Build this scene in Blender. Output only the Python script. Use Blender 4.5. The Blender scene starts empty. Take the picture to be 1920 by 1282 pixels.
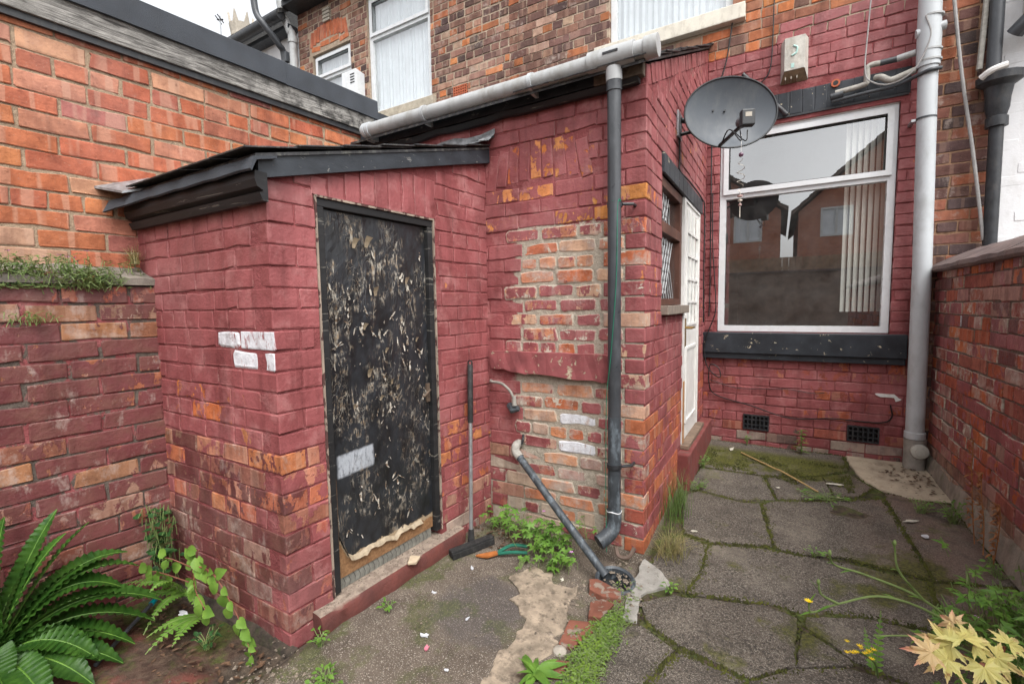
import bpy, bmesh, math, random
from math import sin, cos, pi, radians, sqrt, atan2
from mathutils import Vector, Matrix, noise

# ------------------------------------------------------------------ camera, sky, sun, exposure
scene = bpy.context.scene
C = scene.collection
cam_d = bpy.data.cameras.new('camera'); cam = bpy.data.objects.new('camera', cam_d); C.objects.link(cam)
cam_d.sensor_fit = 'HORIZONTAL'; cam_d.sensor_width = 36; cam_d.lens = 16.0
cam_d.clip_start = 0.02; cam_d.clip_end = 800
YAW, PIT, ROL = 0.5316, 0.07863, -0.01572
_f = Vector((-sin(YAW)*cos(PIT), cos(YAW)*cos(PIT), -sin(PIT)))
_r = Vector((cos(YAW), sin(YAW), 0)); _u = _r.cross(_f)
_r2 = _r*cos(ROL) + _u*sin(ROL); _u2 = -_r*sin(ROL) + _u*cos(ROL)
CAM = Vector((0, 0, 1.37))
cam.matrix_world = Matrix(((_r2.x, _u2.x, -_f.x, CAM.x), (_r2.y, _u2.y, -_f.y, CAM.y), (_r2.z, _u2.z, -_f.z, CAM.z), (0, 0, 0, 1)))
scene.camera = cam

SUN_EL, SUN_AZ = radians(55), radians(128)      # azimuth measured from +Y, clockwise seen from above
world = bpy.data.worlds.new('World'); scene.world = world; world.use_nodes = True
wt = world.node_tree; wt.nodes.clear()
wo = wt.nodes.new('ShaderNodeOutputWorld'); wb = wt.nodes.new('ShaderNodeBackground')
sky = wt.nodes.new('ShaderNodeTexSky'); sky.sky_type = 'NISHITA'; sky.sun_disc = False
sky.sun_elevation = SUN_EL; sky.sun_rotation = SUN_AZ; sky.dust_density = 4.0; sky.air_density = 1.0
hs = wt.nodes.new('ShaderNodeHueSaturation'); hs.inputs['Saturation'].default_value = 0.13
tc = wt.nodes.new('ShaderNodeTexCoord'); wn = wt.nodes.new('ShaderNodeTexNoise')
wn.inputs['Scale'].default_value = 2.2; wn.inputs['Detail'].default_value = 5
wr = wt.nodes.new('ShaderNodeMapRange'); wr.inputs['From Min'].default_value = 0.3; wr.inputs['From Max'].default_value = 0.7
wr.inputs['To Min'].default_value = 1.25; wr.inputs['To Max'].default_value = 1.85
wm = wt.nodes.new('ShaderNodeMix'); wm.data_type = 'RGBA'; wm.blend_type = 'MULTIPLY'; wm.inputs['Factor'].default_value = 1
wt.links.new(sky.outputs[0], hs.inputs['Color']); wt.links.new(tc.outputs['Generated'], wn.inputs['Vector'])
wt.links.new(wn.outputs[0], wr.inputs['Value']); wt.links.new(hs.outputs[0], wm.inputs[6]); wt.links.new(wr.outputs[0], wm.inputs[7])
wt.links.new(wm.outputs[2], wb.inputs['Color']); wb.inputs['Strength'].default_value = 0.15
wt.links.new(wb.outputs[0], wo.inputs['Surface'])
sun_d = bpy.data.lights.new('sun', 'SUN'); sun = bpy.data.objects.new('sun', sun_d); C.objects.link(sun)
sun_d.energy = 0.9; sun_d.angle = radians(40); sun_d.color = (1, 0.97, 0.93)
_sd = Vector((sin(SUN_AZ)*cos(SUN_EL), cos(SUN_AZ)*cos(SUN_EL), sin(SUN_EL)))
sun.rotation_euler = _sd.to_track_quat('Z', 'Y').to_euler()
scene.view_settings.view_transform = 'Standard'; scene.view_settings.look = 'None'
scene.view_settings.exposure = 0.72; scene.view_settings.gamma = 1

scene.cycles.max_bounces = 6; scene.cycles.diffuse_bounces = 3; scene.cycles.glossy_bounces = 3; scene.cycles.transparent_max_bounces = 8

# ------------------------------------------------------------------ helpers
R = random.Random(11)
def ru(a, b): return R.uniform(a, b)
def tag(o, label=None, cat=None, group=None, kind=None):
    if label: o['label'] = label
    if cat: o['category'] = cat
    if group: o['group'] = group
    if kind: o['kind'] = kind
    return o
def thing(name, loc, label, cat, group=None):
    o = bpy.data.objects.new(name, None); o.empty_display_size = 0.05; C.objects.link(o)
    o.location = loc; bpy.context.view_layer.update()
    return tag(o, label, cat, group)
def put(name, me, parent=None, m=None):
    o = bpy.data.objects.new(name, me); C.objects.link(o)
    if m is not None: o.matrix_world = m
    if parent is not None:
        o.parent = parent; o.matrix_parent_inverse = parent.matrix_world.inverted()
    return o
class MB:
    "collects shapes in world space and links them as one mesh object"
    def __init__(s): s.v = []; s.f = []
    def add(s, v, f):
        n = len(s.v); s.v += [tuple(p) for p in v]; s.f += [tuple(i+n for i in q) for q in f]; return s
    def box(s, x0, x1, y0, y1, z0, z1, M=None):
        v = [Vector(p) for p in ((x0,y0,z0),(x1,y0,z0),(x1,y1,z0),(x0,y1,z0),(x0,y0,z1),(x1,y0,z1),(x1,y1,z1),(x0,y1,z1))]
        if M: v = [M @ p for p in v]
        return s.add(v, [(0,3,2,1),(4,5,6,7),(0,1,5,4),(1,2,6,5),(2,3,7,6),(3,0,4,7)])
    def tube(s, pts, r, n=10, cap=True):
        pts = [Vector(p) for p in pts]; m = len(pts); rs = r if isinstance(r, (list, tuple)) else [r]*m
        v = []; f = []; up = None
        for i, p in enumerate(pts):
            t = (pts[min(i+1, m-1)] - pts[max(i-1, 0)]).normalized()
            if up is None: up = Vector((0, 0, 1)) if abs(t.z) < 0.9 else Vector((1, 0, 0))
            a = t.cross(up).normalized(); b = a.cross(t).normalized(); up = b
            for k in range(n):
                w = 2*pi*k/n; v.append(p + (a*cos(w) + b*sin(w))*rs[i])
        for i in range(m-1):
            for k in range(n):
                q = (k+1) % n; f.append((i*n+k, i*n+q, (i+1)*n+q, (i+1)*n+k))
        if cap: f.append(tuple(range(n-1, -1, -1))); f.append(tuple((m-1)*n+k for k in range(n)))
        return s.add(v, [q[::-1] for q in f])
    def prism(s, poly, a, b):
        "poly: list of points, extruded by vector b-a offset"
        n = len(poly); d = Vector(b)
        v = [Vector(p)+Vector(a) for p in poly] + [Vector(p)+d for p in poly]
        f = [tuple(range(n))[::-1], tuple(range(n, 2*n))] + [(i, (i+1) % n, n+(i+1) % n, n+i) for i in range(n)]
        return s.add(v, f)
    def lathe(s, prof, M, n=24):
        v = []; f = []
        for (r, z) in prof:
            for k in range(n): v.append(M @ Vector((r*cos(2*pi*k/n), r*sin(2*pi*k/n), z)))
        for i in range(len(prof)-1):
            for k in range(n):
                q = (k+1) % n; f.append((i*n+k, i*n+q, (i+1)*n+q, (i+1)*n+k))
        return s.add(v, f)
    def mesh(s, name, mat, smooth=False, bevel=0, fix=True):
        me = bpy.data.meshes.new(name); me.from_pydata(s.v, [], s.f)
        if bevel or fix:
            bm = bmesh.new(); bm.from_mesh(me)
            if fix: bmesh.ops.recalc_face_normals(bm, faces=bm.faces)
            if bevel: bmesh.ops.bevel(bm, geom=[e for e in bm.edges if len(e.link_faces) == 2 and e.calc_face_angle() > 0.5], offset=bevel, segments=2, profile=0.6, affect='EDGES', clamp_overlap=True)
            bm.to_mesh(me); bm.free()
        if smooth:
            me.shade_smooth()
            try: me.set_sharp_from_angle(angle=radians(38))
            except Exception: pass
        me.materials.append(mat); return me
    def build(s, name, mat, parent=None, smooth=False, bevel=0, fix=True):
        return put(name, s.mesh(name, mat, smooth, bevel, fix), parent)
def jit(v, a): return Vector((v[0]+ru(-a, a), v[1]+ru(-a, a), v[2]+ru(-a, a)))
def spline(pts, n=8):
    "Catmull-Rom through pts"
    P = [Vector(p) for p in pts]; P = [P[0]*2-P[1]] + P + [P[-1]*2-P[-2]]; out = []
    for i in range(1, len(P)-2):
        for k in range(n):
            t = k/n; a, b, c, d = P[i-1], P[i], P[i+1], P[i+2]
            out.append(0.5*((2*b) + (c-a)*t + (2*a-5*b+4*c-d)*t*t + (3*b-a-3*c+d)*t*t*t))
    out.append(P[-2]); return out

# ------------------------------------------------------------------ materials
class NT:
    def __init__(s, name):
        s.m = bpy.data.materials.new(name); s.m.use_nodes = True; s.t = s.m.node_tree; s.t.nodes.clear()
        s.out = s.t.nodes.new('ShaderNodeOutputMaterial')
    def n(s, typ, ins=None, **kw):
        nd = s.t.nodes.new('ShaderNode'+typ)
        for k, v in kw.items(): setattr(nd, k, v)
        for k, v in (ins or {}).items(): s.set(nd.inputs[k], v)
        return nd
    def set(s, sock, v):
        if hasattr(v, 'bl_idname') and hasattr(v, 'outputs'): v = v.outputs[0]
        if isinstance(v, bpy.types.NodeSocket): s.t.links.new(v, sock)
        else:
            if sock.type == 'RGBA' and len(v) == 3: v = (*v, 1)
            sock.default_value = v
    def math(s, op, a, b=0.0, c=None, clamp=False):
        nd = s.t.nodes.new('ShaderNodeMath'); nd.operation = op; nd.use_clamp = clamp
        s.set(nd.inputs[0], a); s.set(nd.inputs[1], b)
        if c is not None: s.set(nd.inputs[2], c)
        return nd.outputs[0]
    def mix(s, fac, a, b, blend='MIX'):
        nd = s.t.nodes.new('ShaderNodeMix'); nd.data_type = 'RGBA'; nd.blend_type = blend
        s.set(nd.inputs[0], fac); s.set(nd.inputs[6], a); s.set(nd.inputs[7], b); return nd.outputs[2]
    def noise(s, vec, scale, detail=4, rough=0.55, dist=0.0):
        nd = s.n('TexNoise', {'Scale': scale, 'Detail': min(detail, 5 if scale < 20 else 4), 'Roughness': rough, 'Distortion': dist})
        if vec is not None: s.set(nd.inputs['Vector'], vec)
        return nd.outputs[0]
    def rng(s, v, a, b, c=0.0, d=1.0):
        nd = s.n('MapRange', {'From Min': a, 'From Max': b, 'To Min': c, 'To Max': d}); s.set(nd.inputs['Value'], v); return nd.outputs[0]
    def pos(s):
        if not hasattr(s, '_p'): s._p = s.n('NewGeometry').outputs['Position']
        return s._p
    def scaled(s, vec, xyz):
        nd = s.n('Mapping'); s.set(nd.inputs['Vector'], vec); nd.inputs['Scale'].default_value = xyz; return nd.outputs[0]
    def bump(s, h, strength=0.4, dist=0.01, normal=None):
        nd = s.n('Bump', {'Strength': strength, 'Distance': dist}); s.set(nd.inputs['Height'], h)
        if normal is not None: s.set(nd.inputs['Normal'], normal)
        return nd.outputs[0]
    def done(s, col, rough=0.6, normal=None, metal=0.0, spec=0.4, **kw):
        b = s.n('BsdfPrincipled'); s.set(b.inputs['Base Color'], col); s.set(b.inputs['Roughness'], rough)
        s.set(b.inputs['Metallic'], metal); s.set(b.inputs['Specular IOR Level'], spec)
        for k, v in kw.items(): s.set(b.inputs[k.replace('_', ' ')], v)
        if normal is not None: s.set(b.inputs['Normal'], normal)
        s.t.links.new(b.outputs[0], s.out.inputs['Surface']); return s.m

MAROON_A, MAROON_B, MAROON_C = (.310, .093, .095), (.205, .054, .055), (.37, .152, .148)
def paint_colour(t, P, dark=1.0):
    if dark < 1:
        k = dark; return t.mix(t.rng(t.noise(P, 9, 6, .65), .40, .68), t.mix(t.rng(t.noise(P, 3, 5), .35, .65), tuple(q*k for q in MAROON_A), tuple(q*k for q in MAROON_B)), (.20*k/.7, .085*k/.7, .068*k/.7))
    a = t.mix(t.rng(t.noise(P, 4.0, 5, .65), .38, .66), MAROON_A, MAROON_B)
    return t.mix(t.rng(t.noise(P, 9, 6, .65), .52, .72), a, MAROON_C)

def brick_mat(name, attr=False, white=False, band=0.5, aged=0.25, dark=1.0, grim=.42, salt=(.60, .74)):
    t = NT(name)
    if attr:
        A = t.n('Attribute', attribute_name='bc'); col = A.outputs['Color']; al = A.outputs['Alpha']; P = t.pos(); rnd_ = t.noise(P, 2.0, 0)
    else:
        O = t.n('ObjectInfo'); col = O.outputs['Color']; al = O.outputs['Alpha']; rnd_ = O.outputs['Random']
        ofs = t.n('VectorMath', operation='ADD'); t.set(ofs.inputs[0], t.pos())
        cmb = t.n('CombineXYZ'); t.set(cmb.inputs[0], t.math('MULTIPLY', rnd_, 7.3)); t.set(cmb.inputs[1], t.math('MULTIPLY', rnd_, 3.1)); t.set(cmb.inputs[2], t.math('MULTIPLY', rnd_, 5.7))
        t.set(ofs.inputs[1], cmb); P = ofs.outputs[0]
    PW = t.pos()
    # fired clay: mottled, with lighter kiss-mark bands across the face and sandy specks
    c = t.mix(t.rng(t.noise(P, 16, 5, .6), .35, .68), t.mix(1.0, col, (.72, .66, .66), 'MULTIPLY'), t.mix(1.0, col, (1.14, 1.12, 1.1), 'MULTIPLY'))
    bandv = t.noise(t.scaled(P, (1, 1, 0.06)), 17, 1)
    bm_ = t.math('MULTIPLY', t.rng(bandv, .56, .60), band)
    c = t.mix(bm_, c, t.mix(.45, col, (.46, .29, .21)))
    c = t.mix(t.math('MULTIPLY', t.rng(t.noise(P, 34, 4, .7), .60, .70), .55), c, t.mix(1.0, col, (.34, .27, .27), 'MULTIPLY'))
    c = t.mix(t.math('MULTIPLY', t.rng(t.noise(P, 140, 3), .64, .72), .5), c, (.42, .30, .22))
    # pale salts
    c = t.mix(t.math('MULTIPLY', t.rng(t.noise(PW, 9, 7, .72), salt[0], salt[1]), aged), c, (.44, .36, .31))
    n1 = t.math('SUBTRACT', t.math('MULTIPLY', t.math('ADD', t.noise(t.scaled(P, (1, 1, .6)), 17, 8, .66, .4), t.noise(t.scaled(PW, (1, 1, .7)), 10, 9, .68, .3)), .80), .30)
    lim = t.math('MULTIPLY_ADD', al, .72, .14)
    mask = t.math('MULTIPLY_ADD', t.math('SUBTRACT', lim, n1), 34, .5, clamp=True)
    pc = paint_colour(t, PW, dark)
    worn = t.math('MULTIPLY', t.rng(t.noise(PW, 26, 6, .7), .55, .75), t.rng(al, .55, .95, .55, .0))
    pc = t.mix(worn, pc, t.mix(.5, col, pc))
    if white:
        wmask = t.rng(t.math('ADD', t.math('MULTIPLY', t.noise(t.scaled(PW, (1, 1, .22)), 75, 6, .7), .6), t.math('MULTIPLY', t.noise(P, 13, 5, .6), .55)), .45, .53)
        sn = t.n('SeparateXYZ'); t.set(sn.inputs[0], t.n('NewGeometry').outputs['True Normal']); wmask = t.math('MULTIPLY', wmask, t.rng(sn.outputs[1], -.55, -.70, 0, 1))
        pc2 = t.mix(wmask, t.mix(mask, c, pc), t.mix(t.rng(t.noise(PW, 40, 4), .4, .7), (.70, .71, .74), (.55, .55, .58)))
        c = pc2
    else:
        c = t.mix(mask, c, pc)
    if aged > .5: c = t.mix(t.math('MULTIPLY', t.rng(t.noise(t.scaled(PW, (1, 1, .5)), 11, 8, .74), .57, .68), .5), c, (.42, .34, .30))
    grime = t.math('MULTIPLY', t.rng(t.noise(t.scaled(PW, (1, 1, .4)), 5, 6, .65), .52, .75), grim)
    c = t.mix(grime, c, t.mix(1.0, c, (.48, .44, .43), 'MULTIPLY'))
    run = t.math('MULTIPLY', t.rng(t.noise(t.scaled(PW, (1, 1, .09)), 15, 5, .6), .50, .66), .50); c = t.mix(run, c, t.mix(1.0, c, (.50, .45, .44), 'MULTIPLY'))
    chalk = t.math('MULTIPLY', t.rng(t.noise(PW, 1.6, 5, .6), .50, .66), .22); c = t.mix(chalk, c, t.mix(.5, c, (.45, .30, .29)))
    eg = t.n('Attribute', attribute_name='edge').outputs['Fac']
    em = t.math('MULTIPLY', t.rng(eg, .25, .9), t.rng(t.noise(PW, 38, 5, .7), .50, .62))
    c = t.mix(t.math('MULTIPLY', em, .55 if dark == 1.0 else .35), c, t.mix(.5, c, (.50, .40, .33)))
    if salt[0] < .5: c = t.mix(t.math('MULTIPLY', t.rng(eg, .10, .6), t.rng(t.noise(PW, 24, 6, .72), .36, .52)), c, (.46, .40, .32)); c = t.mix(t.rng(t.noise(PW, 15, 7, .72, .5), .60, .64), c, (.50, .45, .37))
    em2 = t.math('MULTIPLY', t.rng(eg, .5, 1.0), t.rng(t.noise(PW, 21, 5, .7), .36, .48, 1, 0)); c = t.mix(t.math('MULTIPLY', em2, .6), c, t.mix(1.0, c, (.45, .38, .36), 'MULTIPLY'))
    h = t.math('ADD', t.math('MULTIPLY', t.noise(P, 60, 6, .65), .75), t.math('MULTIPLY', mask, .25))
    h = t.math('ADD', h, t.math('MULTIPLY', t.noise(P, 18, 3), .6))
    if white: pass
    nb = t.bump(h, .75, .006)
    return t.done(c, t.rng(mask, 0, 1, .88, .52), nb, spec=.3)

def mortar_mat(name, bare, cover, boxes=(), dirt=.55):
    "bare joint colour; cover 0..1 share of paint left; boxes = bare regions (x0,x1,z0,z1)"
    t = NT(name); P = t.pos()
    b = t.mix(t.rng(t.noise(P, 30, 6, .7), .35, .7), bare, tuple(k*.62 for k in bare))
    b = t.mix(t.rng(t.noise(P, 160, 3), .6, .7), b, tuple(min(1, k*1.35) for k in bare))
    n1 = t.noise(t.scaled(P, (1, 1, .7)), 10, 9, .68, .3)
    lim = .14 + .72*cover
    mask = t.math('MULTIPLY_ADD', t.math('SUBTRACT', lim, n1), 18, .5, clamp=True)
    sep = t.n('SeparateXYZ'); t.set(sep.inputs[0], P)
    wob = t.math('MULTIPLY_ADD', t.noise(P, 7, 5, .7), .26, -.13)
    for (x0, x1, z0, z1) in boxes:
        x = t.math('ADD', sep.outputs[0], wob); z = t.math('ADD', sep.outputs[2], wob)
        ins = t.math('MINIMUM', t.math('MINIMUM', t.math('SUBTRACT', x, x0), t.math('SUBTRACT', x1, x)), t.math('MINIMUM', t.math('SUBTRACT', z, z0), t.math('SUBTRACT', z1, z)))
        mask = t.math('MULTIPLY', mask, t.rng(ins, -.012, .012, 1, 0))
    c = t.mix(mask, b, t.mix(1.0, paint_colour(t, P), (.92, .90, .90), 'MULTIPLY'))
    g = t.math('MULTIPLY', t.rng(t.noise(t.scaled(P, (1, 1, .5)), 6, 6, .65), .45, .75), dirt)
    c = t.mix(g, c, t.mix(1.0, c, (.35, .33, .31), 'MULTIPLY'))
    h = t.math('ADD', t.noise(P, 70, 6, .7), t.math('MULTIPLY', t.noise(P, 22, 4), 1.2))
    return t.done(c, .9, t.bump(h, .8, .008), spec=.2)

def plain(name, col, rough=.5, var=.2, scale=12, bump=.15, metal=0, spec=.4, dirt=None, dirt_amt=.0, fine=90):
    t = NT(name); P = t.pos()
    c = t.mix(t.rng(t.noise(P, scale, 6, .65), .35, .68), tuple(k*(1-var) for k in col), tuple(min(1, k*(1+var*.5)) for k in col))
    if dirt: c = t.mix(t.math('MULTIPLY', t.rng(t.noise(t.scaled(P, (1, 1, .4)), scale*1.7, 7, .7), .5, .68), dirt_amt), c, dirt)
    return t.done(c, t.rng(t.noise(P, scale*2, 4), .3, .7, max(0, rough-.1), min(1, rough+.12)), t.bump(t.noise(P, fine, 5, .6), bump, .004), metal, spec)
def chipped(name, col, under, amt=.5, scale=30, rough=.5, stretch=(1, 1, 1), bump=.5, third=None):
    "old paint with chips down to another colour"
    t = NT(name); P = t.scaled(t.pos(), stretch)
    c = t.mix(t.rng(t.noise(P, scale*.35, 6), .35, .68), tuple(k*.7 for k in col), tuple(min(1, k*1.3) for k in col))
    m = t.math('MULTIPLY_ADD', t.math('SUBTRACT', .14+.72*amt, t.noise(P, scale, 8, .65, .5)), 24, .5, clamp=True)
    u = t.mix(t.rng(t.noise(P, scale*2, 5), .4, .65), under, third or tuple(k*.6 for k in under))
    c = t.mix(m, c, u)
    return t.done(c, rough, t.bump(t.math('SUBTRACT', t.math('MULTIPLY', t.noise(P, 90, 4), .4), t.math('MULTIPLY', m, .6)), bump, .004), spec=.35)

M = {}
M['brick'] = brick_mat('brick_clay_and_paint'); M['brick_rest'] = brick_mat('brick_clay_and_paint_joined', attr=True)
M['fleck_brick'] = brick_mat('brick_flecked', aged=.6, salt=(.55, .66))
M['patch_brick'] = brick_mat('brick_scrubbed', aged=.85, band=.25, salt=(.46, .64), grim=.25)
M['brick_dirty_shaded'] = brick_mat('brick_dirty_shaded', dark=.54, grim=.55, aged=.55, salt=(.53, .68))  # dirt and salts, plus the left wall's shade put into a darker paint colour
M['white_brick'] = brick_mat('brick_daubed_white', white=True)
M['orange'] = brick_mat('brick_orange', band=.85, aged=.12)
M['orange_rest'] = brick_mat('brick_orange_joined', attr=True, band=.85, aged=.12)
M['mortar_maroon'] = mortar_mat('mortar_painted', (.27, .22, .18), .84)
M['mortar_ext'] = mortar_mat('mortar_painted_worn', (.47, .41, .33), .95, boxes=[(-1.38, -.5, .02, 1.82), (-1.75, -.5, -.2, .32)], dirt=.3)
M['mortar_side'] = mortar_mat('mortar_side', (.38, .30, .23), .66)
M['mortar_left'] = mortar_mat('mortar_dark', (.13, .105, .088), .46, dirt=.5)
M['mortar_right'] = mortar_mat('mortar_right', (.19, .145, .12), .42, dirt=.5)
M['mortar_buff'] = mortar_mat('mortar_buff', (.37, .275, .19), -.3, dirt=.25)
M['mortar_pale'] = mortar_mat('mortar_pale', (.46, .36, .27), -.3, dirt=.45)
M['upvc'] = plain('white_upvc', (.64, .66, .67), .28, .05, 5, .03, dirt=(.55, .52, .46), dirt_amt=.25)
M['upvc_dull'] = plain('dull_white_paint', (.74, .73, .70), .5, .10, 9, .15, dirt=(.45, .42, .36), dirt_amt=.35)
M['grey_pipe'] = plain('grey_plastic', (.40, .41, .41), .45, .12, 6, .08, dirt=(.20, .19, .165), dirt_amt=.6)
M['grey_pipe2'] = plain('painted_soil_pipe', (.46, .485, .50), .45, .10, 4, .08, dirt=(.27, .27, .26), dirt_amt=.55)
M['clay_collar'] = plain('grey_clay_collar', (.27, .25, .22), .8, .3, 18, .4)
M['dark_pipe'] = plain('anthracite_plastic', (.052, .056, .062), .36, .2, 8, .06, dirt=(.13, .14, .15), dirt_amt=.25)
M['dusty_pipe'] = plain('dusty_black_plastic', (.05, .058, .066), .5, .3, 14, .3, dirt=(.20, .24, .27), dirt_amt=.6)
M['iron'] = plain('black_iron', (.028, .030, .034), .42, .35, 16, .3, dirt=(.09, .08, .07), dirt_amt=.3)
M['black_paint'] = chipped('black_gloss_chipped', (.032, .037, .044), (.20, .20, .19), .27, 22, .45, (1, 1, 2))
M['black_stone'] = chipped('black_painted_stone', (.026, .030, .036), (.55, .47, .33), .25, 26, .42)
M['black_wood'] = chipped('black_weathered_timber', (.018, .018, .019), (.16, .15, .13), .30, 18, .6, (.25, .25, 3))
M['felt'] = plain('mineral_felt', (.050, .056, .066), .85, .25, 10, .6, fine=260)
M['lead'] = plain('grey_lead', (.30, .31, .32), .42, .5, 22, .5, metal=.3)
M['slate'] = plain('dark_slate', (.045, .045, .048), .55, .35, 20, .4, dirt=(.20, .20, .17), dirt_amt=.55)
M['metal'] = plain('galvanised', (.40, .41, .42), .35, .15, 20, .1, metal=.7)
M['rubber'] = plain('black_rubber', (.02, .02, .02), .7, .3, 30, .3, dirt=(.08, .075, .07), dirt_amt=.4)
M['dish'] = plain('dish_grey', (.066, .077, .090), .52, .12, 5, .05, dirt=(.14, .145, .14), dirt_amt=.35)
M['dishdark'] = plain('dish_black', (.02, .022, .024), .4, .2, 20, .1)
M['cable'] = plain('black_cable', (.012, .012, .012), .5, .2, 30, .1)
M['cable_grey'] = plain('grey_cable', (.30, .29, .28), .5, .2, 30, .1)
M['green_string'] = plain('green_string', (.01, .17, .10), .6, .2, 30, .1)
M['brass'] = plain('tarnished_brass', (.38, .24, .09), .4, .3, 30, .2, metal=.8)
M['terracotta'] = plain('terracotta', (.42, .11, .05), .75, .2, 25, .3)
M['stone_buff'] = plain('weathered_buff_wood', (.40, .36, .30), .75, .2, 20, .4, dirt=(.2, .17, .13), dirt_amt=.5)
M['tape'] = plain('pale_lagging', (.33, .315, .28), .7, .25, 40, .5)
def glass_mat(name, ior, tint=(1, 1, 1)):
    t = NT(name)
    g = t.n('NewGeometry'); dt = t.n('VectorMath', operation='DOT_PRODUCT'); t.set(dt.inputs[0], g.outputs['Incoming']); t.set(dt.inputs[1], g.outputs['Normal'])
    fr = t.math('MULTIPLY_ADD', t.math('POWER', t.math('SUBTRACT', 1.0, t.math('ABSOLUTE', dt.outputs['Value'])), 5.0), 1-ior, ior); tr = t.n('BsdfTransparent', {'Color': tint}); gl = t.n('BsdfGlossy', {'Roughness': 0.0, 'Color': (1, 1, 1)})
    w = t.noise(t.pos(), 1.3, 1)
    t.set(gl.inputs['Normal'], t.bump(w, .03, .02))
    mx = t.n('MixShader'); t.set(mx.inputs[0], fr); t.t.links.new(tr.outputs[0], mx.inputs[1]); t.t.links.new(gl.outputs[0], mx.inputs[2])
    df = t.n('BsdfDiffuse', {'Color': (.55, .55, .53)}); m2 = t.n('MixShader'); t.set(m2.inputs[0], t.rng(t.noise(t.pos(), 5, 6, .7), .35, .70, .01, .06)); t.t.links.new(mx.outputs[0], m2.inputs[1]); t.t.links.new(df.outputs[0], m2.inputs[2])
    t.t.links.new(m2.outputs[0], t.out.inputs['Surface']); return t.m
M['glass'] = glass_mat('window_glass', .28, (.93, .95, .94))
M['curtain'] = plain('pale_curtain', (.62, .66, .70), .8, .1, 6, .1)
M['blind'] = plain('vertical_blind', (.75, .74, .69), .7, .06, 8, .1)
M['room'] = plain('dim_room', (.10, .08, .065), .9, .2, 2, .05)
# ------------------------------------------------------------------ brickwork
BH, JT = .072, .010
def brick_mesh(name, L, D, seed, worn=False):
    r = random.Random(seed); H = BH; e, c, ins = (.0045, .011, .009) if worn else (.0020, .0040, .0038)
    base = [(-L/2+c, -H/2), (0, -H/2), (L/2-c, -H/2), (L/2, -H/2+c), (L/2, H/2-c), (L/2-c, H/2), (0, H/2), (-L/2+c, H/2), (-L/2, H/2-c), (-L/2, -H/2+c)]
    chip = r.randrange(10) if r.random() < .5 else -1
    per = []
    for i, (x, z) in enumerate(base):
        k = (.0028 if i not in (1, 6) else .0020)*(1.7 if worn else 1)
        x += r.uniform(-k, k); z += r.uniform(-k, k)
        if i == chip: x *= 1-.012/L; z *= .80
        per.append((x, z))
    v = [(x*(1-2*ins/L), 0+r.uniform(-.0012, .0012), z*(1-2*ins/H)) for x, z in per] + [(x, e, z) for x, z in per] + [(x, D, z) for x, z in per]
    f = [tuple(range(9, -1, -1))[::-1]]
    for k in range(10):
        q = (k+1) % 10; f += [(k, 10+k, 10+q, q), (10+k, 20+k, 20+q, 10+q)]
    mb = MB(); mb.add(v, f); me = mb.mesh(name, M['brick'])
    at_ = me.attributes.new('edge', 'FLOAT', 'POINT'); at_.data.foreach_set('value', [0.0]*10+[1.0]*20); return me
def quoin_mesh(name, L, D, seed):
    r = random.Random(seed); mb = MB(); mb.box(-L/2, L/2, 0, D, -BH/2, BH/2); me = mb.mesh(name, M['brick'], bevel=.005)
    for vv in me.vertices: vv.co += Vector((r.uniform(-.0015, .0015), r.uniform(-.001, .001), r.uniform(-.0018, .0018)))
    return me
BM_S = [brick_mesh('brick_stretcher', .225, .05, s) for s in range(14)]
BM_H = [brick_mesh('brick_header', .107, .05, 50+s) for s in range(9)]
BM_P = [brick_mesh('brick_stretcher_worn', .225, .05, 200+s, True) for s in range(8)]; BM_PH = [brick_mesh('brick_header_worn', .107, .05, 240+s, True) for s in range(6)]
BM_Q = [quoin_mesh('brick_quoin', .225, .107, 90+s) for s in range(5)]

class Wall:
    "one run of brickwork: origin, direction (seen from outside, left to right)"
    def __init__(s, O, U):
        U = Vector((U[0], U[1])).normalized(); s.O = Vector((O[0], O[1])); s.U = U; s.N = Vector((U.y, -U.x))
    def p(s, u, d, z):          # d = distance outwards
        q = s.O + s.U*u + s.N*d; return Vector((q.x, q.y, z))
    def frame(s, u, d, z, rot=0.0, yaw=0.0, sx=1.0, sz=1.0):
        m = Matrix(((s.U.x, -s.N.x, 0, 0), (s.U.y, -s.N.y, 0, 0), (0, 0, 1, 0), (0, 0, 0, 1)))
        return Matrix.Translation(s.p(u, d, z)) @ m @ Matrix.Rotation(yaw, 4, 'Z') @ Matrix.Rotation(rot, 4, 'Y') @ Matrix.Diagonal((sx, 1, sz, 1))
def cut(iv, holes):
    for (a, b) in holes:
        out = []
        for (x, y) in iv:
            if b <= x or a >= y: out.append((x, y)); continue
            if a > x: out.append((x, a))
            if b < y: out.append((b, y))
        iv = out
    return iv
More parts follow.
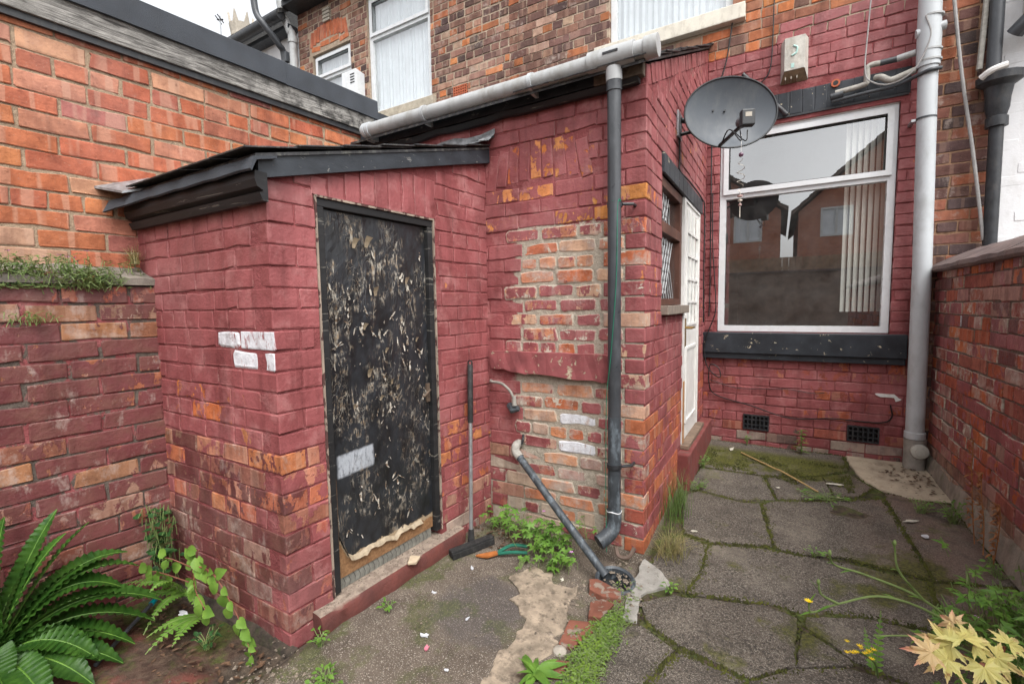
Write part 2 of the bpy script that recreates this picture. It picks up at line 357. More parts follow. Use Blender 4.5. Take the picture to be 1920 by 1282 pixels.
def lay(store, W, L, z0, z1, colf, holes=(), hdr=5, hoff=0, lq=None, rq=None, topf=None, c=.082, proud=.004, u0=0.0, irregular=1.0, tight=0.0, qx=0.0):
    i = 0; z = z0
    nrow = int((z1-z0)/c)
    for i in range(nrow):
        zb = z0+i*c; zc = zb + c/2
        hrow = hdr and (i+hoff) % hdr == 0
        ph = R.choice((0, .06, .117)) if hrow else (.117 if i % 2 else 0)+ru(-.02, .02)
        pitch = .117 if hrow else .235
        a, b = u0, L
        hs_ = [(h[0], h[1]) for h in holes if h[2] < zc+BH*.4 and h[3] > zc-BH*.4]
        q = []
        if lq is not None:
            if i % 2 == lq: q.append((a, a+.225)); a += .235
            else: a += .117
        if rq is not None:
            if i % 2 == rq: q.append((b-.225, b)); b -= .235
            else: b -= .117
        for (x, y) in q:
            pcs = cut([(x, y)], hs_); pcs = [p_ for p_ in pcs if p_[1]-p_[0] > .08 and (p_[0] == x if lq is not None else p_[1] == y)]
            if not pcs: continue
            x, y = pcs[0]
            if not (topf and zc+BH/2 > topf((x+y)/2)): store.append(rec(W, x, y+(qx if rq is not None else 0), zc, colf, True, proud*.0, irregular, tight))
        k = math.floor((a-ph)/pitch)-1
        wob = 0
        for (x, y) in cut([(a, b)], hs_):
            k = math.floor((x-ph)/pitch)-1; left = x
            while k*pitch+ph < y:
                s0 = max(x, k*pitch+ph); s1 = min(y, (k+1)*pitch+ph-JT+ru(-.004, .003)*irregular)
                k += 1
                if s1-s0 < .035: continue
                if topf and zc+BH/2 > topf((s0+s1)/2): continue
                store.append(rec(W, s0, s1, zc, colf, False, ru(-proud, proud*.6), irregular, tight))
def rec(W, a, b, z, colf, quoin, dd, irr, tight=0.0):
    p = W.p((a+b)/2, 0, z); col = colf(p.x, p.y, p.z, (a+b)/2)
    patch = len(col) > 4 and col[4] in ('patch_brick', 'white_brick') and tight
    if patch: tight = -.001; irr *= 1.3
    if not quoin: a -= tight/2; b += tight/2
    u = (a+b)/2; L = b-a; p = W.p(u, 0, z)
    if quoin: me = R.choice(BM_Q); sx = L/.225
    elif L > .165: me = R.choice(BM_P if patch else BM_S); sx = L/.225
    else: me = R.choice(BM_PH if patch else BM_H); sx = L/.107
    m = W.frame(u, dd, z+ru(-.0018, .0018)*irr, ru(-.008, .008)*irr, 0 if quoin else ru(-.010, .010)*irr, sx, 1+ru(-.03, .03)*irr+tight/BH) @ Matrix.Rotation(-.018 if tight and not quoin else 0.0, 4, 'X')
    v = p-CAM; dep = v.dot(_f); vis = 0
    if dep > .2:
        sx_ = v.dot(_r2)/dep; sy_ = v.dot(_u2)/dep
        if abs(sx_) < 1.2 and abs(sy_) < .82: vis = L*BH*abs(v.normalized().dot(Vector((W.N.x, W.N.y, 0))))/dep**2
    return (vis, me, m, col)
def finish(store, parent, mat='brick', limit=296):
    store.sort(key=lambda t: -t[0])
    for (vis, me, m, col) in store[:limit]:
        o = put('brick', me, parent, m); o.color = col[:4]
        k = col[4] if len(col) > 4 else mat
        o.material_slots[0].link = 'OBJECT'; o.material_slots[0].material = M[k]
    rest = [t for t in store[limit:]]
    if rest:
        v = []; f = []; cs = []
        for (vis, me, m, col) in rest:
            n = len(v); v += [tuple(m @ q.co) for q in me.vertices]
            for pl in me.polygons: f.append(tuple(n+i for i in pl.vertices)); cs += [col[:4]]*len(pl.vertices)
        me = bpy.data.meshes.new('brickwork_rest'); me.from_pydata(v, [], f)
        ca = me.color_attributes.new('bc', 'FLOAT_COLOR', 'CORNER')
        ca.data.foreach_set('color', [x for c_ in cs for x in c_])
        me.materials.append(M['orange_rest'] if mat == 'orange' else M['brick_rest'])
        tag(put('small_bricks', me, parent), kind='stuff')
def slab(name, W, L, z0, z1, holes, mat, parent, thick=.12, recess=.0065, topf=None, u0=0.0, rs=None):
    us = sorted({u0, L} | {min(max(h[k], u0), L) for h in holes for k in (0, 1)}); zs = sorted({z0, z1} | {min(max(h[k], z0), z1) for h in holes for k in (2, 3)})
    if topf:
        n = 12; us = sorted(set(us) | {u0+(L-u0)*k/n for k in range(n+1)})
    solid = {}
    for i in range(len(us)-1):
        for j in range(len(zs)-1):
            um = (us[i]+us[i+1])/2; zm = (zs[j]+zs[j+1])/2
            solid[i, j] = not any(h[0] < um < h[1] and h[2] < zm < h[3] for h in holes)
    mb = MB()
    def zz(i, j): return topf(us[i]) if (topf and j == len(zs)-1) else zs[j]
    for (i, j), ok in solid.items():
        if not ok: continue
        A, B, D, E_ = [(W.p(us[a], -recess, zz(a, b)), W.p(us[a], -thick, zz(a, b))) for a, b in ((i, j), (i+1, j), (i+1, j+1), (i, j+1))]
        mb.add([A[0], B[0], D[0], E_[0]], [(0, 1, 2, 3)]); mb.add([A[1], B[1], D[1], E_[1]], [(3, 2, 1, 0)])
        if not solid.get((i-1, j)): mb.add([A[0], A[1], E_[1], E_[0]], [(0, 3, 2, 1)])
        if not solid.get((i+1, j)): mb.add([B[0], B[1], D[1], D[0]], [(0, 1, 2, 3)])
        if not solid.get((i, j-1)): mb.add([A[0], B[0], B[1], A[1]], [(0, 3, 2, 1)])
        if not solid.get((i, j+1)): mb.add([D[0], E_[0], E_[1], D[1]], [(0, 3, 2, 1)])
    return mb.build(name, mat, parent, fix=False)
def soldiers(parent, W, items, mat='brick', name='brick', depth=.05, proud=0.0):
    "items: (u, z_bottom, height, width, tilt, colour)"
    for (u, zb, h, w, tilt, col) in items:
        me = R.choice(BM_S); m = W.frame(u, proud+ru(-.003, .003), zb+h/2) @ Matrix.Rotation(pi/2+tilt, 4, 'Y') @ Matrix.Diagonal((h/.225, 1, w/BH, 1))
        o = put(name, me, parent, m); o.color = col[:4]; o.material_slots[0].link = 'OBJECT'; o.material_slots[0].material = M[col[4] if len(col) > 4 else mat]

def pick(pal, al, j=.12, mat=None):
    c = R.choice(pal); k = 1+ru(-j, j)
    r = (c[0]*k, c[1]*k*(1+ru(-.05, .05)), c[2]*k, al)
    return r+((mat,) if mat else ())
def nz(x, y, z, s): return noise.noise(Vector((x*s, y*s, z*s)))      # about -0.6..0.6
ORANGE = [(.42, .135, .062), (.44, .15, .070), (.40, .125, .066), (.47, .18, .075), (.38, .13, .085), (.42, .18, .115), (.38, .11, .058)]
BRIGHT = [(.56, .19, .05), (.52, .16, .05), (.58, .24, .09), (.47, .13, .045)]
SOOT = [(.105, .060, .050), (.15, .078, .060), (.20, .10, .07), (.30, .17, .12), (.36, .13, .055), (.38, .26, .19), (.075, .05, .045), (.13, .07, .055), (.24, .13, .095), (.17, .09, .07)]
BROWN = [(.24, .085, .055), (.28, .10, .055), (.21, .075, .055), (.27, .115, .065), (.25, .13, .09), (.23, .09, .06)]
RIGHT = [(.40, .105, .05), (.34, .085, .05), (.46, .135, .05), (.28, .08, .06), (.31, .10, .07), (.36, .20, .17)]
PATCH = [(.54, .22, .11), (.56, .28, .16), (.54, .34, .23), (.46, .14, .065), (.52, .22, .12)]
MAR = [(.30, .085, .075)]

# ------------------------------------------------------------------ the outhouse
def rgt(*a): return a
OUT = thing('outhouse', (-2.1, 1.6, 0), 'small maroon painted brick outhouse with peeling black door and slate roof', 'outhouse')
WS = Wall((-2.80, 1.04), (1, 0)); LS = 1.125
WD = Wall((-1.675, 1.04), (.098, 1.35)); LD = 1.354
def shed_top(u): return 1.855 + .284*u
DOORH = (.205, .888, .105, 1.832)
def c_shed_side(x, y, z, u):
    n = nz(x, y, z, 2.3)
    if -2.03 < x < -1.70 and 1.22 < z < 1.28: return (.30, .08, .08, 1.0, 'white_brick')
    if -1.93 < x < -1.69 and 1.14 < z < 1.20: return (.30, .08, .08, 1.0, 'white_brick')
    if -2.45 < x < -2.22 and 1.38 < z < 1.52 and R.random() < .5: return pick(ORANGE, .80)
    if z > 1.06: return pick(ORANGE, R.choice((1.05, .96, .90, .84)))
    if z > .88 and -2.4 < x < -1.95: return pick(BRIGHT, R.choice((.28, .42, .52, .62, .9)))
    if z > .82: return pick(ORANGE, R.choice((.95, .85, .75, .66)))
    if z > .5: return pick(ORANGE if R.random() < .6 else BROWN, R.choice((.30, .42, .50, .58, .66)), mat=R.choice(('brick', 'brick_dirty_shaded')))
    return pick([(.24, .12, .09), (.27, .10, .065), (.20, .10, .08), (.28, .17, .13), (.23, .08, .06)], R.choice((.25, .42, .55, .6, .7)), mat='brick_dirty_shaded')
def c_shed_door(x, y, z, u):
    if u < .2 and 1.14 < z < 1.20: return (.30, .08, .08, 1.0, 'white_brick')
    if z > .80: return pick(ORANGE, R.choice((1.05, .98, .92)) if u < .3 else R.choice((1.0, .92, .84, .78)))
    if u < .3 and z > .55: return pick(ORANGE, R.choice((.38, .46, .58)))
    if u > .8 and z > .3: return pick(ORANGE, R.choice((.48, .58, .66, .74)), mat=None)
    if u > .8: return pick([(.36, .2, .14), (.4, .33, .27)], R.choice((.2, .5, .6)))
    return pick([(.35, .10, .07), (.36, .14, .09), (.40, .28, .24)], R.choice((.45, .6, .75)))
st = []
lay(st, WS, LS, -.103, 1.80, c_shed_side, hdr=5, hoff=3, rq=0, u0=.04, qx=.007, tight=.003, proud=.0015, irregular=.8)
lay(st, WD, LD, -.103, 2.24, c_shed_door, holes=[(DOORH[0]-.005, DOORH[1]+.005, DOORH[2]-.03, DOORH[3]), (DOORH[0]-.01, DOORH[1]+.02, 1.8, 2.07)], hdr=3, hoff=2, lq=1, topf=lambda u: shed_top(u)+.05, tight=.003, proud=.0015, irregular=.8)
slab('side_wall', WS, LS-.0075, -.06, 1.82, [], M['mortar_maroon'], OUT, thick=.11, recess=.0042)
slab('door_wall', WD, LD, -.06, 2.0, [(DOORH[0], DOORH[1], .07, DOORH[3])], M['mortar_maroon'], OUT, thick=.11, recess=.0042, topf=lambda u: shed_top(u)+.01, u0=.005)
it = []
u = .225
while u < .90:
    h = min(.2, shed_top(u)-1.843-.004)
    it.append((u, 1.840, h, .074, ru(-.01, .01), pick(ORANGE, 1.15))); u += .0815
soldiers(OUT, WD, it)
finish(st, OUT)
v = []; f = []; n = 30
for i in range(n+1):        # rough footing along the foot of the side wall
    x = -2.62+.985*i/n; w_ = noise.noise(Vector((x*6, 0, 8))); e_ = 0.0
    for (y, z) in ((1.045, .012+.020*w_), (1.030-.006*w_, .006+.016*w_), (1.012-.012*w_-e_, -.012), (1.002-.012*w_-e_, -.06)): v.append((x, y, z))
for i in range(n):
    for q in range(3): f.append((i*4+q, i*4+4+q, i*4+5+q, i*4+1+q))
MB().add(v, f).build('footing', plain('mossy_footing', (.06, .045, .034), .95, .6, 22, 1.0, dirt=(.035, .045, .014), dirt_amt=.7), OUT, smooth=True, fix=False)
# back and far sides, so the block is closed
MB().box(-2.72, -1.74, 2.36, 2.385, 0, 2.2).build('back_wall', M['mortar_maroon'], OUT)
# fascia on the verge, boards under the eaves
def along(W, u, d, z): return W.p(u, d, z)
mb = MB()
v = []
for (u, zt) in ((-.035, 1.925), (.35, 2.035), (.7, 2.135), (1.05, 2.232), (1.36, 2.316)):
    for (d, zz) in ((.008, zt-.076), (.030, zt-.076), (.030, zt), (.008, zt)): v.append(WD.p(u, d, zz+ru(-.0012, .0012)))
f = [(0, 1, 2, 3), (19, 18, 17, 16)]
for i in range(4):
    for k in range(4): f.append((i*4+k, i*4+4+k, i*4+4+(k+1) % 4, i*4+(k+1) % 4))
mb.add(v, f).build('fascia_board', M['black_paint'], OUT)
mb = MB(); prof = [(1.030, 1.768), (1.010, 1.768), (1.004, 1.782), (.998, 1.797), (1.012, 1.800), (1.012, 1.806), (.990, 1.818), (.982, 1.842), (.985, 1.872), (1.030, 1.872)]
mb.prism([(-2.73, y, z) for y, z in prof], (0, 0, 0), (1.09, 0, 0)).build('eaves_moulding', M['black_wood'], OUT)
mb = MB(); n = 14; v = []; f = []
for i in range(n+1):     # drooping felt lip over the moulding
    x = -2.74+1.12*i/n; s = max(0, 1-i/3.0); w = .004*sin(i*2.1)
    for (y, z) in ((1.06, 1.937), (.972-.04*s+w, 1.914-.02*s), (.960-.055*s+w, 1.872-.035*s+w), (.966-.05*s+w, 1.866-.03*s+w), (.982-.04*s, 1.905-.02*s), (1.06, 1.928)): v.append((x, y, z))
for i in range(n):
    for k in range(6): f.append((i*6+k, i*6+6+k, i*6+6+(k+1) % 6, i*6+(k+1) % 6))
f += [(0, 1, 2, 3, 4, 5), tuple(n*6+k for k in range(5, -1, -1))]
mb.add(v, f).build('felt_lip', M['felt'], OUT, smooth=True)
# slates
ROOF = MB(); 
def rp(x, y, dz=0): return Vector((x, y, 1.935+.284*(y-1.0)+dz))
ROOF.add([rp(-2.74, .99), rp(-1.64, .99), rp(-1.545, 2.39), rp(-2.62, 2.39), rp(-2.74, .99, -.012), rp(-1.64, .99, -.012), rp(-1.545, 2.39, -.012), rp(-2.62, 2.39, -.012)], [(0, 1, 2, 3), (7, 6, 5, 4), (0, 4, 5, 1), (1, 5, 6, 2), (2, 6, 7, 3), (3, 7, 4, 0)])
ro = ROOF.build('roof', M['slate'], OUT)
sl = MB().box(-.118, .118, -.01, .42, 0, .006).mesh('slate', M['slate'], bevel=.0015)
for row in range(7):
    y = .955+row*.205; xr = -1.632+.0726*(y-1.04)+.012
    for k in range(5):
        x = xr-.118-.24*k - (.12 if row % 2 and k else 0)
        if x < -2.66: continue
        m = Matrix.Translation(rp(x, y, .014+ru(0, .005))) @ Matrix.Rotation(math.atan(.284)-.028+ru(-.006, .006), 4, 'X') @ Matrix.Rotation(ru(-.02, .02), 4, 'Z')
        put('slate', sl, ro, m)
MB().add([(-2.78, .89, 1.960), (-2.57, .925, 1.915), (-2.36, 1.36, 2.055), (-2.71, 1.40, 2.15), (-2.78, .89, 1.950), (-2.57, .925, 1.905), (-2.36, 1.36, 2.045), (-2.71, 1.40, 2.14)], [(0, 1, 2, 3), (7, 6, 5, 4), (0, 4, 5, 1), (1, 5, 6, 2), (2, 6, 7, 3), (3, 7, 4, 0)]).build('lead_flashing', M['lead'], ro)
mb = MB(); v = []; f = []
for i in range(9):
    x = -2.30+.80*i/8
    for (y, z) in ((2.383, 2.42+.012*sin(i*1.7)), (2.375, 2.375), (2.30, 2.345+.006*sin(i*2.3)), (2.30, 2.338)): v.append((x, y, z))
for i in range(8):
    for k in range(3): f.append((i*4+k, i*4+4+k, i*4+5+k, i*4+1+k))
mb.add(v, f).build('lead_flashing', M['lead'], ro, fix=False)
mb = MB(); v = [(-1.56, 2.36, 2.37), (-1.49, 2.37, 2.395), (-1.50, 2.388, 2.43), (-1.70, 2.388, 2.39), (-1.55, 2.27, 2.335), (-1.49, 2.30, 2.335)]
mb.add(v, [(0, 1, 2, 3), (4, 5, 1, 0)]).build('lead_flashing', M['lead'], ro, fix=False)
# door, frame, step
FR = MB()
def wbox(mb, W, a, b, d0, d1, z0, z1):
    v = [W.p(u, d, z) for z in (z0, z1) for (u, d) in ((a, d0), (b, d0), (b, d1), (a, d1))]
    return mb.add(v, [(0, 3, 2, 1), (4, 5, 6, 7), (0, 1, 5, 4), (1, 2, 6, 5), (2, 3, 7, 6), (3, 0, 4, 7)])
a, b, z0, z1 = DOORH
M['edge_mortar'] = chipped('edge_mortar', (.30, .24, .19), (.09, .045, .04), .45, 28, .9, (1, 1, .5))
fr = wbox(MB(), WD, a+.004, b-.004, -.085, -.004, z1-.036, z1-.003).build('door_frame', M['black_wood'], OUT, bevel=.003)
wbox(MB(), WD, a+.004, a+.038, -.085, -.004, z0, z1-.0365).build('jamb', M['black_wood'], fr, bevel=.003)
wbox(MB(), WD, b-.038, b-.004, -.085, -.004, z0+.02, z1-.0365).build('jamb', M['black_wood'], fr, bevel=.003)
for (p0, p1, q0, q1) in ((a-.006, a+.003, z0, z1+.004), (b-.003, b+.006, z0+.02, z1+.004)):
    wbox(MB(), WD, p0, p1, -.03, .004, q0, q1).build('mortar_edge', M['edge_mortar'], fr)
wbox(MB(), WD, a-.004, b+.004, -.03, .004, z1-.001, z1+.008).build('mortar_edge', M['edge_mortar'], fr)
# door leaf: hardboard, black paint lifting in flakes
t = NT('peeling_black_paint'); P = t.pos(); S = t.scaled(P, (1, 1, .55))
sep = t.n('SeparateXYZ'); t.set(sep.inputs[0], P); zh = sep.outputs[2]; yh = sep.outputs[1]
blk = t.mix(t.rng(t.noise(S, 14, 6), .35, .65), (.011, .011, .012), (.026, .029, .034))
S2 = t.scaled(P, (1, 1, .26))
zone = t.math('MULTIPLY', t.rng(t.noise(S, 6.5, 4, .6), .40, .62), t.rng(t.math('ABSOLUTE', t.math('SUBTRACT', zh, 1.12)), .30, .95, 1.0, .30))
n1 = t.noise(S2, 13, 7, .60, 1.0); n3 = t.noise(S2, 30, 6, .6, .6)
ridge = t.rng(t.math('ABSOLUTE', t.math('SUBTRACT', n1, .5)), .003, .026, 1, 0)
ridge2 = t.rng(t.math('ABSOLUTE', t.math('SUBTRACT', n3, .5)), .002, .022, 1, 0)
brk = t.rng(t.noise(P, 21, 4, .6), .46, .55)
lines = t.math('MULTIPLY', t.math('MAXIMUM', ridge, t.math('MULTIPLY', ridge2, .8)), t.math('MULTIPLY', brk, t.rng(zone, .10, .55)))
vor = t.n('TexVoronoi', {'Scale': 46.0, 'Randomness': 1.0}, feature='DISTANCE_TO_EDGE'); wv = t.n('VectorMath', operation='ADD'); nc_ = t.n('TexNoise', {'Scale': 26.0, 'Detail': 4.0}); t.set(nc_.inputs['Vector'], S)
sv = t.n('VectorMath', operation='SCALE'); t.set(sv.inputs[0], nc_.outputs['Color']); sv.inputs['Scale'].default_value = .045; t.set(wv.inputs[0], S); t.set(wv.inputs[1], sv); t.set(vor.inputs['Vector'], wv)
crk = t.math('MULTIPLY', t.rng(vor.outputs['Distance'], .004, .030, 1, 0), t.math('MULTIPLY', t.rng(t.noise(S2, 14, 4, .6), .51, .62), t.rng(zone, .10, .55)))
lines = t.math('MAXIMUM', lines, crk)
spots = t.math('MULTIPLY', t.rng(t.noise(S2, 19, 6, .62), .655, .69), t.rng(zone, .05, .3))
mk = t.math('MAXIMUM', lines, spots)
buff = t.mix(t.rng(t.noise(P, 40, 3), .4, .6), (.52, .48, .40), (.34, .25, .16))
c = t.mix(t.math('MULTIPLY', mk, .7), blk, buff)
brn = t.mix(t.rng(t.noise(P, 70, 5, .7), .4, .65), (.30, .17, .085), (.19, .095, .045))
edge = t.math('ADD', zh, t.math('MULTIPLY_ADD', t.noise(P, 12, 6, .7), -.09, .045))
edge = t.math('SUBTRACT', edge, t.math('MULTIPLY', t.rng(yh, 1.285, 1.345, 1, 0), .13))
strip = t.math('MULTIPLY', t.rng(yh, 1.300, 1.303, 1, 0), t.rng(t.math('ADD', zh, t.math('MULTIPLY', t.noise(P, 20, 4), .1)), .66, .67, 1, 0))
lowm = t.math('MAXIMUM', t.rng(edge, .218, .222, 1, 0), strip); rim = t.rng(edge, .234, .238, 1, 0)
c = t.mix(rim, c, (.34, .26, .17)); c = t.mix(lowm, c, brn)
u_ = t.math('ADD', t.math('MULTIPLY', t.math('SUBTRACT', yh, 1.04), 1.0026), 0.0)
n2 = t.math('MULTIPLY', t.math('SUBTRACT', t.noise(P, 30, 4), .5), .012)
def sm(a_, b_, v): return t.rng(t.math('ADD', v, n2), a_, b_)
zt = t.math('SUBTRACT', zh, t.math('MULTIPLY', t.math('SUBTRACT', yh, 1.31), .05))
wp = t.math('MULTIPLY', t.math('MULTIPLY', sm(1.305, 1.318, yh), sm(1.512, 1.50, yh)), t.math('MULTIPLY', sm(.605, .616, zt), sm(.716, .706, zt)))
c = t.mix(t.math('MULTIPLY', wp, t.rng(t.noise(t.scaled(P, (1, 1, .5)), 60, 5, .75), .24, .50)), c, (.36, .385, .42))
hgt = t.math('SUBTRACT', t.math('ADD', t.math('MULTIPLY', t.math('ABSOLUTE', t.math('SUBTRACT', n1, .5)), t.math('MULTIPLY', zone, 6.0)), t.math('MULTIPLY', t.noise(S, 60, 5), .22)), t.math('MULTIPLY', crk, .5))
M['door_paint'] = t.done(c, t.rng(mk, 0, 1, .33, .85), t.bump(hgt, .7, .008), spec=.5)
NU, NZ = 28, 64; v = []; f = []
da, db, dz0, dz1 = a+.040, b-.040, z0+.045, z1-.039
for j in range(NZ+1):
    for i in range(NU+1):
        uu = da+(db-da)*i/NU; z = dz0+(dz1-dz0)*j/NZ
        p = WD.p(uu, 0, z); w = max(0, noise.noise(Vector((p.x*14, p.y*14, p.z*8))))*.004 + .0022*noise.noise(Vector((p.x*40, p.y*40, p.z*24)))
        edge_ = 0 if i in (0, NU) or j in (0, NZ) else 1
        v.append(WD.p(uu, -.030+w*edge_, z))
for j in range(NZ):
    for i in range(NU): k = j*(NU+1)+i; f.append((k, k+1, k+NU+2, k+NU+1))
dm = MB().add(v, f); wbox(dm, WD, da, db, -.065, -.0305, dz0, dz1)
door = dm.build('door', M['door_paint'], OUT, smooth=False, fix=False)
mb = MB(); wbox(mb, WD, .822, .846, -.028, -.018, .86, .96); p = WD.p(.834, -.005, .925); q = WD.p(.785, .008, .905)
mb.tube([WD.p(.834, -.02, .925), p, q, WD.p(.775, .006, .90)], .006, 8).build('handle', plain('rusty_iron', (.12, .085, .06), .7, .4, 30, .4), door)
# curled flakes of paint standing off the door
fl = plain('paint_flake_back', (.36, .29, .20), .7, .25, 40, .3)
for (uu, z, s) in ((.40, 1.655, .030), (.47, 1.665, .034), (.50, 1.44, .030), (.44, 1.28, .022), (.45, 1.06, .028), (.70, 1.50, .024), (.58, 1.0, .022), (.52, .93, .020), (.62, .97, .018), (.76, 1.20, .016), (.36, .92, .018), (.56, 1.16, .018)):
    ang = ru(-.6, .6); v = []
    for i in range(4):
        for j in range(3):
            x = (j-1)*s*(.55-.1*i); zz = -i*s*.5
            v.append(WD.p(uu+x*cos(ang)-zz*sin(ang)*.5, -.024+.004+(3-i)**2*.0022*s/.03, z+zz*cos(ang)+x*sin(ang)*.6+s))
    MB().add(v, [(i*3+j, i*3+j+1, i*3+j+4, i*3+j+3) for i in range(3) for j in range(2)]).build('paint_flake', fl, door, smooth=True, fix=False)
# torn lip of hardboard skin along the bottom edge
v = []; f = []; n = 22
for i in range(n+1):
    uu = .256+.50*i/n; base = .222+.13*max(0, 1-(i/n)/.10)+.03*noise.noise(Vector((i*.33, 3, 1)))
    for k, (dd, dz_) in enumerate(((-.027, .012), (-.016, .002), (-.010+.012*abs(noise.noise(Vector((i*.7, 0, 0)))), -.007+.012*noise.noise(Vector((i*.9, 7, 0)))))): v.append(WD.p(uu, dd, base+dz_+ru(-.004, .004)))
for i in range(n):
    for k in range(2): f.append((i*3+k, i*3+k+1, i*3+k+4, i*3+k+3))
MB().add(v, f).build('torn_skin', fl, door, fix=False)
fv = []; ff = []; fcol = []
for k in range(3000):
    uu = ru(da+.01, db-.01); z = ru(dz0+.10, dz1-.03); p = WD.p(uu, 0, z)
    cl_ = noise.noise(Vector((p.y*6, p.z*3.5, 2.0)))*.55+.8*noise.noise(Vector((p.y*23, p.z*13, 5.0)))
    if cl_ < .16+.45*max(0, (.60-z))+.25*(z > 1.66) or R.random() < .66: continue
    big_ = R.random() < .30; ln = ru(.022, .055) if big_ else ru(.006, .020); wd_ = ru(.0030, .0075) if big_ else ru(.0010, .0028); tl = R.gauss(0, .40); out = ru(.005, .013) if big_ else ru(.003, .009); n = len(fv); s_ = R.choice((-1, 1))
    for i in range(4):
        t_ = i/3; x = uu+sin(tl)*ln*t_; zz = z-cos(tl)*ln*t_; w_ = wd_*(.25+sin(pi*(.10+.80*t_)))*ru(.6, 1.25); x += ru(-.4, .4)*wd_
        d_ = -.024+out*(t_*t_ if s_ > 0 else (1-t_)**2)
        fv += [WD.p(x-w_*.6, d_, zz), WD.p(x+w_*.6, d_+out*.5*ru(.2, 1), zz)]
    ff += [(n+2*i, n+2*i+1, n+2*i+3, n+2*i+2) for i in range(3)]
tag(MB().add(fv, ff).build('paint_curls', chipped('paint_curl_back', (.36, .33, .28), (.14, .095, .062), .46, 60, .75), door, fix=False), kind='stuff')
mb = MB(); wbox(mb, WD, a+.05, b-.05, -.07, -.036, z0-.01, z0+.043).build('metal_strip', plain('dull_metal_strip', (.27, .27, .24), .5, .3, 30, .3, metal=.3), OUT)
mb = MB()
for k in range(20):
    uu = a+.07+k*.0275; mb.tube([WD.p(uu, -.034, z0+.04), WD.p(uu+.006, -.028, z0+.018), WD.p(uu+.002, -.03, z0-.004)], .0009, 4)
mb.build('wire_mesh', M['iron'], OUT)
t = NT('red_worn_step'); P = t.pos()
sep = t.n('SeparateXYZ'); t.set(sep.inputs[0], t.n('NewGeometry').outputs['Normal'])
red = t.mix(t.rng(t.noise(P, 10, 6), .35, .65), (.15, .045, .036), (.10, .035, .03))
dst = t.mix(t.rng(t.noise(P, 35, 6, .7), .4, .65), (.30, .24, .19), (.16, .12, .095))
tp = t.math('MULTIPLY', t.rng(sep.outputs[2], .6, .9), t.rng(t.noise(P, 9, 6, .7), .16, .30))
M['step'] = t.done(t.mix(tp, red, dst), .75, t.bump(t.noise(P, 55, 6, .65), .6, .008))
v = []; f = []; n = 26
for i in range(n+1):
    u = .10+.92*i/n; w_ = .010*noise.noise(Vector((u*7, 0, 0)))+.004*noise.noise(Vector((u*25, 3, 0)))
    for (d, z) in ((-.09, .0), (-.09, .092), (.030, .094+w_*.4), (.052+w_, .088+w_*.6), (.064+w_, .070+w_*.5), (.060+w_*1.3, .0)): v.append(WD.p(u, d, z))
for i in range(n):
    for k in range(6): f.append((i*6+k, i*6+6+k, i*6+6+(k+1) % 6, i*6+(k+1) % 6))
f += [tuple(range(6)), tuple(n*6+k for k in range(5, -1, -1))]
MB().add(v, f).build('doorstep', M['step'], OUT, smooth=True)
# ------------------------------------------------------------------ left yard wall (low) and the neighbour's orange outbuilding above it
YW = thing('yard_wall', (-2.7, .4, 0), 'low weathered maroon brick yard wall with plants along its ledge, left of the outhouse', 'wall')
WL = Wall((-2.753, -.46), (.0875, 1)); LL = 1.512
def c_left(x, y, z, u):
    if z > 1.38: return pick([(.30, .085, .05), (.28, .08, .05)], R.choice((.40, .5, .6)), mat='brick_dirty_shaded')
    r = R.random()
    if r < .48: return pick(BROWN, R.choice((.66, .74, .80)), mat='brick_dirty_shaded')
    if r < .90: return pick(BROWN, R.choice((.38, .5, .6)), mat='brick_dirty_shaded')
    return pick([(.29, .14, .08), (.27, .17, .12), (.30, .15, .07)], .3, mat='brick_dirty_shaded')
st = []
lay(st, WL, LL, -.066, 1.50, c_left, hdr=0, irregular=1.4)
slab('wall', WL, LL, -.06, 1.492, [], M['mortar_left'], YW, thick=.2, recess=.008)
finish(st, YW)
mb = MB(); v = []; f = []; n = 22
for i in range(n+1):
    u = LL*i/n
    for (d, z) in ((.012+ru(-.006, .006), 1.496), (.014+ru(-.006, .006), 1.525+ru(-.006, .006)), (-.09, 1.565+ru(-.008, .008)), (-.20, 1.62+ru(-.008, .008)), (-.20, 1.49)): v.append(WL.p(u, d, z))
for i in range(n):
    for k in range(5): f.append((i*5+k, i*5+5+k, i*5+5+(k+1) % 5, i*5+(k+1) % 5))
f += [(0, 1, 2, 3, 4), tuple(n*5+k for k in range(4, -1, -1))]
mb.add(v, f).build('cement_coping', plain('grey_cement_coping', (.21, .185, .155), .9, .4, 14, .8, dirt=(.06, .07, .035), dirt_amt=.6), YW, smooth=True)

NB = thing('neighbour_outbuilding', (-3.4, .9, 0), 'flat roofed orange brick outbuilding with weathered fascia and black felt edge', 'outbuilding')
WO = Wall((-2.926, -.6), (.105, 1)); LO = 3.10
def c_or(x, y, z, u):
    if z < 1.85 and R.random() < .3: return pick([(.25, .12, .085), (.40, .24, .16)], -.3)
    return pick(ORANGE if R.random() < .88 else [(.50, .27, .16), (.34, .12, .10)], -.3, mat='orange')
st = []
lay(st, WO, LO, 1.408, 2.66, c_or, hdr=7, hoff=2, c=.083, irregular=1.2)
slab('wall', WO, LO, 0, 2.66, [], M['mortar_buff'], NB, thick=.2, recess=.006)
finish(st, NB, mat='orange')
t = NT('silvered_timber'); P = t.pos(); S = t.scaled(P, (2.2, 2.2, 26))
g = t.noise(S, 3.0, 7, .65, 1.3)
c = t.mix(t.rng(g, .34, .62), (.055, .05, .046), (.34, .325, .30))
sepp = t.n('SeparateXYZ'); t.set(sepp.inputs[0], P)
c = t.mix(t.math('MULTIPLY', t.rng(t.noise(P, 9, 6, .7), .46, .58), t.rng(sepp.outputs[1], 1.2, 2.2, .25, .95)), c, (.028, .026, .024))
